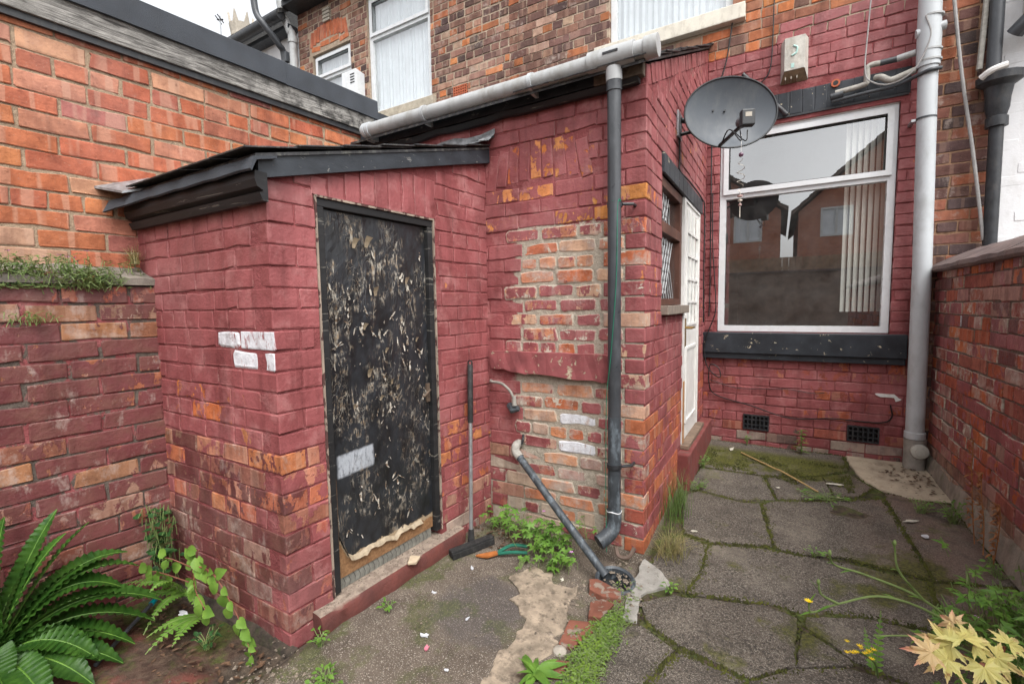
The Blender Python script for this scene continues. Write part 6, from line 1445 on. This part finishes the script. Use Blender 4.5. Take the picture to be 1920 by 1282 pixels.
# feathery little ferns
def feather(parent, base, tip, arch, W, mat, n=15):
    B = Vector(base); T = Vector(tip); Mid = (B+T)/2+Vector((0, 0, arch)); pts = [B*(1-s)**2+Mid*2*s*(1-s)+T*s*s for s in [i/n for i in range(n+1)]]
    v = []; f = []
    for i in range(1, n):
        s = i/n; t_ = (pts[i+1]-pts[i-1]).normalized(); sd = t_.cross(Vector((0, 0, 1))).normalized(); w = W/2*sin(pi*min(1, s*.75+.25))**.8*(1-s*.35); up = sd.cross(t_)
        for q in (-1, 1):
            k = len(v); a = pts[i]; b = a+sd*q*w+t_*w*.30+up*-.10*w; g = w*.17+.003
            v += [a-t_*g, a+sd*q*w*.5-t_*g*.9+t_*w*.1+up*.05*w, b, a+sd*q*w*.5+t_*g*1.1+t_*w*.1, a+t_*g]; f += [(k, k+1, k+3, k+4), (k+1, k+2, k+3)]
    fr_ = MB().add(v, f).build('frond', mat, parent, fix=False); MB().tube(pts, .0018, 5).build('midrib', S_stem, fr_)
F2 = thing('small_fern', (-2.42, .97, 0), 'small feathery fern in the corner beneath the lime green sapling', 'fern')
for tip, ar in (((-2.62, .80, .10), .10), ((-2.45, .76, .13), .14), ((-2.30, .80, .16), .14), ((-2.25, .76, .03), .12), ((-2.50, .78, .06), .08), ((-2.12, .90, .10), .10)): feather(F2, (-2.34, .97, .05), tip, ar, .075, L_weed)
F3 = thing('small_fern', (-2.16, .93, 0), 'tiny flat fern on the soil in front of the outhouse side wall', 'fern')
for tip, ar in (((-2.13, .72, .02), .06), ((-2.22, .76, .03), .05), ((-2.05, .78, .04), .05)): feather(F3, (-2.18, .95, .02), tip, ar, .085, L_weed, 12)
# lime leaved sapling
BI = thing('birch_sapling', (-2.25, 1.0, 0), 'lime green birch sapling arching along the outhouse side wall', 'sapling')
bl = [leafmesh('birch_leaf', ovate(.052, .044, 6, .2, .10), L_lime) for _ in range(1)]+[leafmesh('birch_leaf', ovate(.055, .050, 7, .30, .12), L_lime)]
def branch(pts, r, leaves, L=1.0, parent=None, lm=None, stem=None, spread=.9):
    P_ = spline(pts, 6); n = len(P_)
    MB().tube(P_, [r*(1-.7*i/n) for i in range(n)], 6).build('stem', stem or S_red, parent, smooth=True)
    for k in range(leaves):
        i = int((.22+.78*(k+.5)/leaves)*(n-1)); p = P_[i]; t_ = (P_[min(i+1, n-1)]-P_[max(0, i-1)]).normalized(); s = t_.cross(Vector((0, -1, .2))).normalized()*(1 if k % 2 else -1)
        d = t_*.4+s*spread*.8+Vector((ru(-.4, .4), -.15+ru(-.2, .1), ru(-.75, -.1))); q = p+d.normalized()*.012
        put_leaf(R.choice(lm), parent, q, d, L*ru(.75, 1.15), up=(.45+ru(-.3, .3), -.85, .35))
branch([(-2.30, .99, .02), (-2.24, .95, .18), (-2.15, .93, .30), (-2.10, .92, .36)], .005, 7, 1.0, BI, bl)
branch([(-2.24, .95, .18), (-2.12, .92, .28), (-1.98, .92, .28), (-1.86, .93, .16), (-1.80, .94, .05)], .004, 17, .95, BI, bl)
branch([(-2.20, .94, .22), (-2.06, .88, .22), (-1.96, .88, .13)], .003, 8, .95, BI, bl)
branch([(-2.26, .95, .15), (-2.38, .88, .20), (-2.46, .86, .19)], .003, 6, .95, BI, bl)
branch([(-2.20, .94, .24), (-2.24, .88, .30), (-2.27, .86, .31)], .003, 4, .9, BI, bl)
branch([(-1.84, .94, .10), (-1.78, .93, .05), (-1.76, .93, -.01)], .002, 6, .6, BI, bl)

def bushy(name, label, cat, base, n, spread, height, leaf, mat, size, down=0.0, group=None, flowers=0, fmat=None, stem=None, individually=False, lay_dir=None):
    "clump of short stems carrying small leaves"
    T_ = thing(name, base, label, cat, group); B = Vector(base); sm_ = MB(); lv = MB(); me = leafmesh(name+'_leaf', leaf, mat)
    fl_ = MB()
    for k in range(n):
        a = ru(0, 2*pi); rr = spread*sqrt(R.random()); tip = B+Vector((rr*cos(a), rr*sin(a), height*ru(.45, 1.0)-down*rr/spread*ru(.5, 1)))
        if lay_dir: tip = B+Vector((lay_dir[0]*R.gauss(0, 1), lay_dir[1]*R.gauss(0, 1), height*ru(.2, 1.0)-down*R.random())); 
        st_ = B+Vector((ru(-.25, .25)*spread, ru(-.25, .25)*spread, 0)) if not lay_dir else Vector((tip.x+ru(-.02, .02), tip.y+ru(-.02, .02), tip.z-min(.05, height*.6)))
        md = (st_+tip)/2+Vector((ru(-.15, .15)*spread, ru(-.15, .15)*spread, height*.15)); sm_.tube([st_, md, tip], .0013, 4)
        d = Vector((cos(a)*.8+ru(-.4, .4), sin(a)*.8+ru(-.4, .4), ru(-.15, .35))); s = size*ru(.65, 1.2)
        if individually: put_leaf(me, T_, tip, d, s, up=(ru(-.35, .35), ru(-.5, .2), 1))
        else:
            m_ = orient(tip, d, (ru(-.35, .35), ru(-.5, .2), 1)) @ Matrix.Diagonal((s, s, s, 1)); lv.add([m_ @ q.co for q in me.vertices], [tuple(p_.vertices) for p_ in me.polygons])
    for k in range(flowers):
        a = ru(0, 6.28); rr = spread*R.random(); c_ = B+Vector((rr*cos(a), rr*sin(a), height*ru(.9, 1.25)))
        if lay_dir: c_ = B+Vector((lay_dir[0]*R.gauss(0, .8), lay_dir[1]*R.gauss(0, .8)+.03, height*ru(.5, 1.1)))
        sm_.tube([c_-Vector((0, 0, height*.6)), c_], .001, 4)
        for j in range(5):
            b = 2*pi*j/5; fl_.add([c_, c_+Vector((.008*cos(b-.4), .008*sin(b-.4)-.001, .004)), c_+Vector((.012*cos(b), .012*sin(b)-.002, .005)), c_+Vector((.008*cos(b+.4), .008*sin(b+.4)-.001, .004))], [(0, 1, 2, 3)])
    tag(sm_.build('stems', stem or S_stem, T_), kind='stuff')
    if not individually and lv.v: lv.build('foliage', mat, T_, smooth=True, fix=False)
    if flowers: tag(fl_.build('flowers', fmat or F_pink, T_, fix=False), kind='stuff')
    return T_
cl = palmate(.026, 5, .42, 2, 2.2, .15, .85)
bushy('cranesbill', 'bright green cranesbill clump growing over the shears by the slanting pipe', 'plant', (-1.12, 2.20, .01), 85, .17, .17, cl, L_green, 1.75, flowers=2, individually=True, lay_dir=(.115, .055))
bushy('cranesbill', 'smaller cranesbill patch in the corner behind the squeegee', 'plant', (-1.42, 2.28, .01), 34, .10, .13, cl, L_green, 1.5, lay_dir=(.075, .035))
bushy('cranesbill', 'blue green cranesbill sprig in front of the slanting pipe', 'plant', (-.98, 2.07, .01), 40, .10, .10, cl, L_weed, 1.5, flowers=1, lay_dir=(.07, .045))
bushy('cranesbill', 'single low cranesbill sprig on the dark concrete left of the screed', 'plant', (-1.14, 1.98, .0), 8, .05, .05, cl, L_green, 1.1)
bushy('cranesbill', 'two leaf sprays of cranesbill poking out right of the slanting pipe', 'plant', (-.90, 2.30, .08), 9, .08, .10, cl, L_green, 1.0)
sm_leaf = ovate(.011, .011, 2, .1); med = ovate(.020, .013, 3, .2)
bushy('creeping_plant', 'trailing pink flowered plant covering the ledge of the left wall', 'plant', (-2.66, .64, 1.55), 420, .2, .085, cl, L_herb, .60, down=.07, flowers=9, lay_dir=(.022, .17))
bushy('creeping_plant', 'dense trailing leaves hanging over the ledge brickwork near the outhouse', 'plant', (-2.610, .80, 1.52), 170, .2, .05, cl, L_herb, .55, down=.05, lay_dir=(.012, .055))
bushy('creeping_plant', 'row of tiny round leaves along the underside of the ledge', 'plant', (-2.645, .60, 1.485), 110, .2, .012, sm_leaf, L_dark, 1.0, down=.012, lay_dir=(.004, .14))
bushy('creeping_plant', 'small green sprig rooted in a joint of the left wall', 'plant', (-2.635, .60, 1.335), 34, .05, .045, sm_leaf, L_weed, 1.1, lay_dir=(.008, .035))
bushy('ivy', 'dark small leaved plant climbing the corner of the left wall and outhouse', 'plant', (-2.55, .95, .0), 90, .1, .42, ovate(.028, .026, 3, .1), L_dark, 1.25, lay_dir=(.040, .022))
bushy('ivy', 'little dark leaved seedling on the soil below the birch sapling', 'plant', (-1.99, .88, -.01), 26, .05, .07, ovate(.018, .016, 2, .1), L_dark, 1.0)
def weedlet(label, x, y, n=12, s=.05, h=.05, mat=None, size=1.0, z=None): bushy('weed', label, 'weed', (x, y, gz(x, y) if z is None else z), n, s, h, med, mat or L_weed, size)
weedlet('weed at the near end of the outhouse doorstep', -1.57, 1.10, 18, .035, .07)
weedlet('weed clump in the grit near the bottom edge of the photo', -1.38, .98, 30, .06, .06, size=1.1)
weedlet('tiny weed halfway along the outhouse doorstep', -1.50, 1.40, 14, .035, .045)
weedlet('weed at the foot of the red side doorstep, nearest the door', -.49, 3.78, 24, .05, .10)
weedlet('weed patch at the foot of the extension side wall', -.48, 3.36, 30, .08, .06)
weedlet('weed on the moss joint in front of the screed patch', .28, 3.58, 40, .14, .03)
weedlet('weed beside the cement haunch', -.41, 2.13, 14, .03, .05)
weedlet('weed in the joint in front of the large slab', .19, 2.78, 12, .04, .04)
weedlet('tiny weed against the house wall under the left air vent', -.22, 4.50, 10, .03, .09)
weedlet('weed at the foot of the right wall, farther of the two', .78, 3.60, 30, .08, .07)
weedlet('weed at the foot of the right wall, nearer of the two', .91, 3.52, 36, .07, .13)
weedlet('weed under the right wall at the right edge', .93, 2.95, 20, .06, .08)
# leafy weed against the house
WD_ = thing('leafy_weed', (.19, 4.46, .09), 'upright leafy weed growing against the wall between the air vents', 'weed'); lm_ = [leafmesh('weed_leaf', ovate(.06, .020, 5, .25), L_weed)]
MB().tube([(.19, 4.47, .09), (.185, 4.46, .22), (.18, 4.45, .30)], .004, 6).build('stem', S_stem, WD_)
for k in range(22):
    a = k*2.4; h = .11+.19*k/22; put_leaf(lm_[0], WD_, (.186, 4.46, h), (cos(a), sin(a)*.8-.2, .35-.2*(k % 3 == 0)), ru(.7, 1.2)*(1.1-.4*k/22))
# grass
def grass(name, label, cx, cy, n, spread, h, lean, mat, z=None, ys=1.0):
    mb = MB()
    for k in range(n):
        x = cx+R.gauss(0, spread); y = cy+R.gauss(0, spread*ys); z0 = gz(x, y) if z is None else z; a = ru(0, 6.28); ln = h*ru(.5, 1.1); b = lean*ru(.2, 1.1)
        dx, dy = cos(a)*b, sin(a)*b; w = ru(.0012, .0022); v = []
        for i in range(5):
            s = i/4; p = Vector((x+dx*s*s*ln, y+dy*s*s*ln, z0+ln*(s-.35*b*s*s))); ww = w*(1-s*.9); v += [p+Vector((-sin(a)*ww, cos(a)*ww, 0)), p-Vector((-sin(a)*ww, cos(a)*ww, 0))]
        mb.add(v, [(2*i, 2*i+1, 2*i+3, 2*i+2) for i in range(4)])
    return tag(mb.build(name, mat, None, fix=False), label, 'grass', kind='stuff')
grass('grass', 'tall green grass tuft at the foot of the extension corner', -.53, 2.95, 170, .035, .30, .55, L_grass, ys=3.2)
grass('grass', 'straw coloured grass tuft beside the cement haunch', -.47, 2.47, 240, .035, .14, 1.25, L_straw, ys=1.4)
grass('grass', 'dry grass wisp in the corner above the ledge', -2.70, 1.0, 90, .012, .11, 1.2, L_straw, z=1.60)
# ground cover strip
bushy('ground_cover', 'bright green mat of tiny leaves along the crack between screed and paving', 'ground cover', (-.60, 1.62, .002), 1500, .2, .026, ovate(.010, .009, 2, .1), L_cover, 1.0, lay_dir=(.032, .16)); 
gc = [o for o in C.objects if o.name.startswith('ground_cover')][0]; gc['kind'] = 'stuff'
dl = leafmesh('dandelion_leaf', ovate(.12, .034, 9, .35), L_weed)
DN = thing('dandelion', (-.74, 1.40, 0), 'dandelion rosette of broad leaves at the bottom of the screed', 'dandelion')
for k in range(13):
    a = k*2.4+ru(-.3, .3); put_leaf(dl, DN, (-.745+ru(-.01, .01), 1.40+ru(-.01, .01), .015), (cos(a), sin(a), ru(.15, .6)), ru(.45, 1.05), roll=ru(-.5, .5))
# dried stalk on the right wall
DS = thing('dried_weed', (.93, 3.1, .1), 'dried rusty brown weed stalk standing against the right wall', 'weed'); mb = MB(); lf = MB(); lme = leafmesh('dry_leaf', ovate(.026, .010, 2, .3), L_dry)
for (p0, p1, p2, p3) in (((.92, 3.22, .08), (.925, 3.30, .26), (.93, 3.36, .44), (.94, 3.40, .60)), ((.92, 3.10, .08), (.93, 3.15, .22), (.935, 3.22, .34), (.94, 3.26, .46)), ((.92, 2.98, .08), (.93, 2.98, .20), (.94, 3.0, .32), (.94, 3.02, .38))):
    P_ = spline([p0, p1, p2, p3], 6); mb.tube(P_, .0028, 5)
    for i in range(3, len(P_)):
        for k in range(5):
            d = Vector((ru(-1, .2), ru(-1, 1), ru(-.4, .9))); s = ru(.6, 1.3); m_ = orient(P_[i]+Vector((ru(-.012, .0), ru(-.012, .012), 0)), d) @ Matrix.Diagonal((s, s, s, 1)); lf.add([m_ @ q.co for q in lme.vertices], [tuple(q.vertices) for q in lme.polygons])
mb.build('stalks', L_dry, DS); lf.build('foliage', L_dry, DS, fix=False)
# right foreground: herb clump, hawkweed, ragwort, maple
bushy('herb_clump', 'soft green cut leaved clump at the right edge of the yard', 'plant', (.72, 1.98, .05), 330, .2, .34, palmate(.042, 5, .40, 2, 2.2, .15, .8), L_weed, 1.0, flowers=6, lay_dir=(.10, .16))
HK = thing('hawkweed', (.66, 1.95, .05), 'straggling hawkweed with one yellow flower leaning over the paving', 'weed')
hw_ = leafmesh('hawkweed_leaf', ovate(.06, .012, 3, .2), L_weed)
for pts, lv_ in (([(.70, 1.98, .12), (.52, 1.95, .30), (.34, 1.90, .37), (.20, 1.84, .335), (.125, 1.815, .295), (.113, 1.81, .33)], 7), ([(.60, 1.97, .24), (.44, 1.94, .37), (.28, 1.90, .43), (.19, 1.86, .46), (.17, 1.84, .50)], 6), ([(.44, 1.94, .37), (.37, 1.92, .46), (.355, 1.92, .545)], 3), ([(.20, 1.84, .335), (.15, 1.82, .365), (.14, 1.82, .40)], 1), ([(.72, 1.98, .10), (.56, 1.92, .24), (.42, 1.88, .27), (.30, 1.85, .25)], 4)):
    P_ = spline(pts, 6); n = len(P_); MB().tube(P_, [.0048*(1-.55*i/n) for i in range(n)], 6).build('stem', S_stem, HK, smooth=True)
    for k in range(lv_):
        i = int((k+.6)/lv_*(n-1)); t_ = (P_[min(i+1, n-1)]-P_[max(0, i-1)]); put_leaf(hw_, HK, P_[i], t_.normalized()+Vector((ru(-.3, .3), ru(-.5, .3), ru(-.5, .6))), ru(.5, 1.0))
def daisy(parent, c_, r_, n=12, name='flower'):
    mb = MB(); C_ = Vector(c_)
    for j in range(n):
        b = 2*pi*j/n; e = Vector((cos(b), sin(b)*.9, .25)); s = Vector((-sin(b), cos(b), 0)); mb.add([C_+e*r_*.15-s*r_*.10, C_+e*r_-s*r_*.16, C_+e*r_*1.04+s*r_*.10, C_+e*r_*.15+s*r_*.10], [(0, 1, 2, 3)])
    mb.lathe([(0, r_*.3), (r_*.28, r_*.16), (r_*.3, -r_*.2)], Matrix.Translation(C_), 8); return mb.build(name, F_yel, parent, fix=False)
daisy(HK, (.113, 1.81, .334), .0125)
for c_ in ((.17, 1.84, .51), (.355, 1.92, .555), (.14, 1.82, .407)): MB().lathe([(0, .012), (.005, .006), (.006, -.004), (.003, -.010)], Matrix.Translation(c_), 8).build('bud', S_stem, HK, smooth=True)
RG = thing('ragwort', (.27, 1.95, 0), 'ragwort with a cluster of small yellow flowers over the paving', 'weed')
MB().tube(spline([(.34, 1.98, .02), (.32, 1.94, .10), (.265, 1.90, .15)], 5), .0035, 6).build('stem', S_stem, RG)
for k in range(11): daisy(RG, (.262+ru(-.045, .05), 1.90+ru(-.03, .03), .160+ru(-.018, .022)), ru(.007, .011), 8)
feather(RG, (.33, 1.96, .04), (.345, 2.02, .25), .0, .045, L_weed, 12); feather(RG, (.32, 1.95, .06), (.30, 2.02, .17), .0, .04, L_weed, 10)
MP = thing('maple_seedling', (.42, 1.30, 0), 'young maple with yellow and rosy leaves in the right foreground', 'maple')
ml = [leafmesh('maple_leaf', palmate(.072, 7, .46, 2, 2.25, .22, .86), m_) for m_ in (L_maple, L_rose)]
MB().tube(spline([(.50, 1.22, 0), (.47, 1.25, .25), (.43, 1.28, .50), (.39, 1.28, .60)], 6), .006, 8).build('stem', S_red, MP, smooth=True)
for pts in ([(.45, 1.27, .42), (.40, 1.30, .57), (.33, 1.29, .61)], [(.44, 1.27, .46), (.44, 1.34, .58), (.45, 1.37, .60)], [(.47, 1.25, .36), (.52, 1.32, .50), (.56, 1.35, .55)], [(.46, 1.26, .40), (.38, 1.22, .52), (.33, 1.20, .55)]): MB().tube(spline(pts, 5), .003, 6).build('twig', S_red, MP, smooth=True)
for (p, d, s, k) in (((.36, 1.29, .640), (-.2, .9, .1), 1.0, 0), ((.34, 1.28, .625), (-.9, .3, -.1), .95, 0), ((.33, 1.26, .60), (-.8, -.5, -.45), 1.0, 0), ((.30, 1.245, .615), (-1, 0, -.1), .85, 1), ((.38, 1.30, .63), (.6, .5, .0), 1.05, 0), ((.39, 1.27, .600), (.2, -.7, -.5), 1.05, 0), ((.42, 1.31, .605), (.8, -.1, -.3), .95, 0), ((.45, 1.35, .62), (.5, .6, .1), .95, 0), ((.44, 1.26, .55), (.5, -.6, -.5), 1.1, 0), ((.37, 1.23, .555), (-.3, -.8, -.6), 1.05, 1), ((.48, 1.32, .56), (.9, 0, -.2), 1.0, 0), ((.52, 1.33, .53), (.6, .5, .1), .9, 0), ((.47, 1.28, .50), (.6, -.6, -.4), 1.0, 1), ((.36, 1.35, .635), (-.5, .8, 0), .8, 1)):
    put_leaf(ml[k], MP, p, d, s*ru(.70, .95), up=(-.15+ru(-.35, .35), -.65, .75+ru(-.3, .3)))
